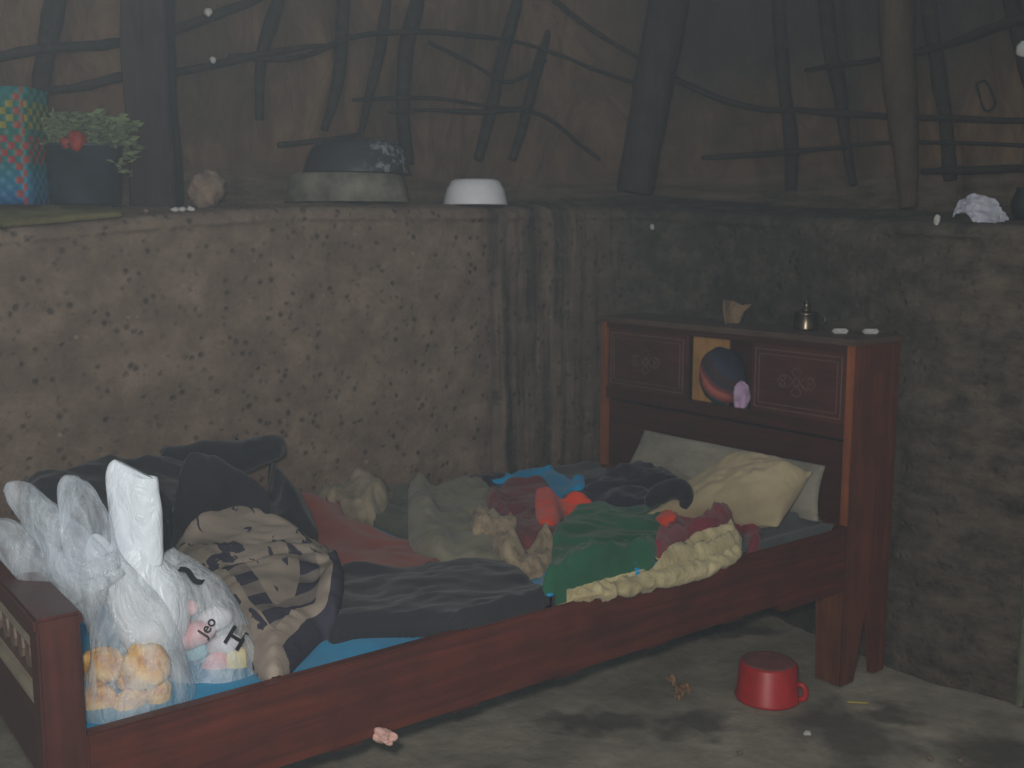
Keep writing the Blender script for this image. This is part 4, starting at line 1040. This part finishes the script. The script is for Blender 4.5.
for i, (pts, lab) in enumerate([
    ([(-30, 62, 4), (10, 57, 5), (50, 49, 5), (100, 46, 5), (135, 41, 5), (180, 31, 5), (215, 18, 5), (262, 0, 4), (300, -20, 3)], 'upper crooked branch crossing behind the thick squared post'),
    ([(48, 92, 4), (90, 86, 5), (140, 75, 5), (190, 71, 4), (250, 58, 4), (305, 48, 3), (340, 46, 2)], 'lower crooked branch crossing behind the thick squared post'),
    ([(235, 56, 3), (300, 58, 3), (360, 36, 3), (430, 32, 3), (510, 40, 2)], 'thin branch running level to the right of the lower crooked branch'),
    ([(355, 100, 2), (430, 98, 2), (480, 105, 2), (540, 115, 2), (580, 145, 2), (600, 160, 1.5)], 'thin twig sagging down right past the white bowl poles'),
    ([(390, 112, 2), (430, 110, 2), (480, 112, 3), (530, 108, 3)], 'short twig just under the sagging twig'),
    ([(430, 42, 2), (470, 62, 2), (510, 82, 2), (545, 60, 2)], 'thin slanting twig high above the white bowl'),
    ([(552, 0, 3), (590, 30, 3), (640, 60, 2), (690, 88, 3), (750, 108, 3), (800, 110, 3)], 'long twig slanting down right behind the thick leaning post'),
    ([(500, 38, 2), (545, 50, 2), (600, 72, 2), (640, 86, 2)], 'short slanting twig left of the thick leaning post'),
    ([(780, 109, 3), (830, 113, 4), (880, 116, 3), (940, 118, 3), (1024, 121, 3), (1060, 120, 3)], 'level branch running across the tan brown pole'),
    ([(700, 158, 2), (760, 154, 3), (830, 148, 2), (900, 142, 2), (1040, 146, 2)], 'thin level stick below the branch across the tan pole'),
    ([(800, 70, 2), (880, 58, 3), (940, 44, 4), (985, 26, 5), (1040, 10, 4)], 'branch rising right to the far right top corner'),
    ([(920, 172, 3), (970, 170, 4), (1050, 168, 4)], 'short dark stick above the plastic wrapper'),
    ([(280, 145, 3), (330, 140, 3), (365, 134, 2)], 'short stick above the left end of the basin')]):
    poleP('branch', pts, M_branch, lab, .35, 40+i, 'branch', G2, .2, 8)
for px, py, r, lab in ((213, 60, 3.2, 'white fleck on the lower crooked branch right of the thick post'), (208, 12, 4, 'pale fleck on the upper crooked branch right of the thick post'), (1023, 49, 7, 'white round cap at the far right top edge')):
    p = P(px, py, .33); blob('pale_fleck', px, py, r, p, M_white, lab, 'fleck', None, (1, 1, 1), 0, int(px), .2, res=10)
p = P(1022, 205, .12); tag(lathe('dark_pot', [(0, 0), (.03, 0), (.045, .02), (.047, .05), (.036, .08), (.038, .088), (.030, .088), (.038, .05), (.034, .01), (0, .01)], M_panb, None, (p[0]-.02, p[1], led(1026, .12)[0][2]-.005)), 'small dark pot at the right frame edge on the ledge', 'pot')
# bare frame leaning high on the right
fp = [P(x, y, .37) for x, y in ((968, 84), (978, 82), (988, 104), (978, 110))]
tag(pole('wire_loop', [tuple(q)+(.004,) for q in fp+[fp[0]]], M_branch, seg=6, nsub=4), 'small dark loop hanging between the poles above the plastic wrapper', 'loop')

# ------------------------------------------------------------------ on the floor
M_cup = plain('red_plastic', (186, 30, 32), .42, .5, 0, .8, 14, .1)
M_cupb = plain('dull_red_base', (142, 84, 82), .7, .3, 0, .75, 20, .1)
ctr = np.array([*at(770, 702, 'z', 0)[:2], 0]); ctr += FH*.035; mp_ = pr(ctr)[2]/F; rb = 32*mp_; h_ = .104
cup = empty('mug', tuple(ctr)); tag(cup, 'red plastic mug upside down on the earth floor before the bed leg', 'mug')
lathe('cup_body', [(rb*.93, .0), (rb, .0), (rb*1.0, .006), (rb*.96, .012), (rb*.87, h_*.93), (rb*.83, h_*.985), (rb*.80, h_), (rb*.76, h_), (rb*.84, h_*.9), (rb*.93, .0)], M_cup, cup, seg=56)
lathe('cup_base', [(0, h_+.001), (rb*.70, h_+.001), (rb*.78, h_+.001), (rb*.81, h_-.001), (rb*.80, h_-.016), (0, h_-.016)], M_cupb, cup, seg=56)['label'] = 'dull worn base'
ha = pole('handle', [(rb*.93, 0, h_*.48, .007), (rb*1.06, 0, h_*.48, .008), (rb*1.15, 0, h_*.36, .008), (rb*1.15, 0, h_*.18, .008), (rb*1.08, 0, .010, .008), (rb*.99, 0, .009, .007)], M_cup, parent=cup, seg=10, wob=.02)
cup.rotation_euler.z = math.atan2(-FH[1]*.45+RT[1], -FH[0]*.45+RT[0])
M_dry = plain('dry_leaf', (158, 124, 92), .9)
pl = at(682, 693, 'z', 0.0); s_ = pr(pl)[2]/F
tag(crumpled_sheet('dry_leaf', px2([(669, 677), (676, 676), (679, 685), (690, 686), (691, 691), (683, 694), (677, 700), (673, 696), (676, 688)], 682, 690), M_dry, pl+np.array([0, 0, .010]), .002, 3, .006, ux=RT*[1, 1, 0], uz=tuple(FH*1.9*.95+np.array([0, 0, .3]))), 'torn dry leaf on the floor left of the red mug', 'leaf')
M_straw = plain('yellow_straw', (184, 164, 84), .7)
a_, b_ = at(847, 702, 'z', .004), at(868, 703, 'z', .004)
tag(pole('straw', [tuple(a_)+(.0028,), tuple((a_+b_)/2)+(.0028,), tuple(b_)+(.0028,)], M_straw, seg=6, wob=.05), 'short yellow straw on the floor right of the red mug', 'straw')
for i, (px, py, r, lab) in enumerate([(807, 733, 3.2, 'pale pebble on the floor below the red mug'), (917, 617, 3.5, 'white fleck at the foot of the dark wall right of the bed leg'), (960, 760, 3, 'pale pebble at the lower right of the floor'), (930, 758, 3, 'pale pebble in the dark stain at the bottom'), (740, 752, 2.5, 'dark reddish pebble near the bottom of the picture')]):
    if i == 1:
        s = s_at(917, 0); x, y, nx_, ny_ = path(s); p = np.array([x-nx_*.02, y-ny_*.02, .1])
    else: p = at(px, py, 'z', .003)
    blob('pebble', px, py, r, p, M_white if i < 2 else M_rock, lab, 'pebble', 'pebbles on the floor', (1.2, 1, .7), 0, 80+i, .35, res=8)
# rag caught on the near rail's lower edge
M_rag = plain('pale_pink_rag', (222, 176, 164), .9)
pt_ = at(385, 737, 'x', -.012)
blob('rag', 385, 737, 11, pt_, M_rag, 'pale pink scrap of rag caught on the lower edge of the near rail', 'rag', None, (1.05, .7, .6), 0, 90, .45, -.4, res=14)
# plank standing at the right edge
pq = at(1016, 705, 'z', 0); M_plank = plain('grey_green_plank', (112, 114, 94), .85)
pl_ = MB().prism([(-.004, 0), (.07, 0), (.07, .40), (.035, .43), (.0, .41)], 'y', -.012, .012).build('plank', M_plank, None, .003)
pl_.location = tuple(pq); pl_.rotation_euler.z = math.atan2(RT[1], RT[0])
tag(pl_, 'grey green plank standing on the floor at the right edge of the view', 'plank')

# ------------------------------------------------------------------ smoke haze, light
HAZE = 0.0048
if HAZE:
    hz = MB().box(-3.1, 1.9, -1.3, 4.1, .01, 2.9).build('smoke_haze', None, None, 0)
    m = bpy.data.materials.new('smoke'); m.use_nodes = True; nt = m.node_tree; nt.nodes.remove(nt.nodes['Principled BSDF'])
    vs = nt.nodes.new('ShaderNodeVolumeScatter'); vs.inputs['Color'].default_value = (.74, .88, 1.0, 1); vs.inputs['Density'].default_value = HAZE; vs.inputs['Anisotropy'].default_value = 0.0
    nt.links.new(vs.outputs[0], nt.nodes['Material Output'].inputs['Volume']); hz.data.materials.append(m)
    tag(hz, 'thin bluish smoke haze hanging in the hut', 'smoke', None, 'stuff')
def area(name, loc, target, size, power, color, sy=None):
    l = bpy.data.lights.new(name, 'AREA'); l.size = size; l.energy = power; l.color = color
    if sy: l.shape = 'RECTANGLE'; l.size_y = sy
    o = bpy.data.objects.new(name, l); COL.objects.link(o); o.location = loc
    o.rotation_euler = (Vector(target)-Vector(loc)).to_track_quat('-Z', 'Y').to_euler(); return o
fl_ = CP+UP*.07-RT*.05+FW*.02
area('camera_flash', tuple(fl_), tuple(fl_+FW), .05, 24, (1, .95, .88))
area('doorway_light', (-2.6, 3.6, 1.5), (.4, .6, .8), 1.0, 22, (.86, .93, 1.0), 1.8)
w = bpy.data.worlds.new('world'); SC.world = w; w.use_nodes = True
w.node_tree.nodes['Background'].inputs[0].default_value = (.72, .82, .86, 1); w.node_tree.nodes['Background'].inputs[1].default_value = .22
SC.view_settings.view_transform = 'Standard'; SC.view_settings.look = 'None'; SC.view_settings.gamma = 1; SC.view_settings.exposure = 0
SC.view_settings.use_curve_mapping = False
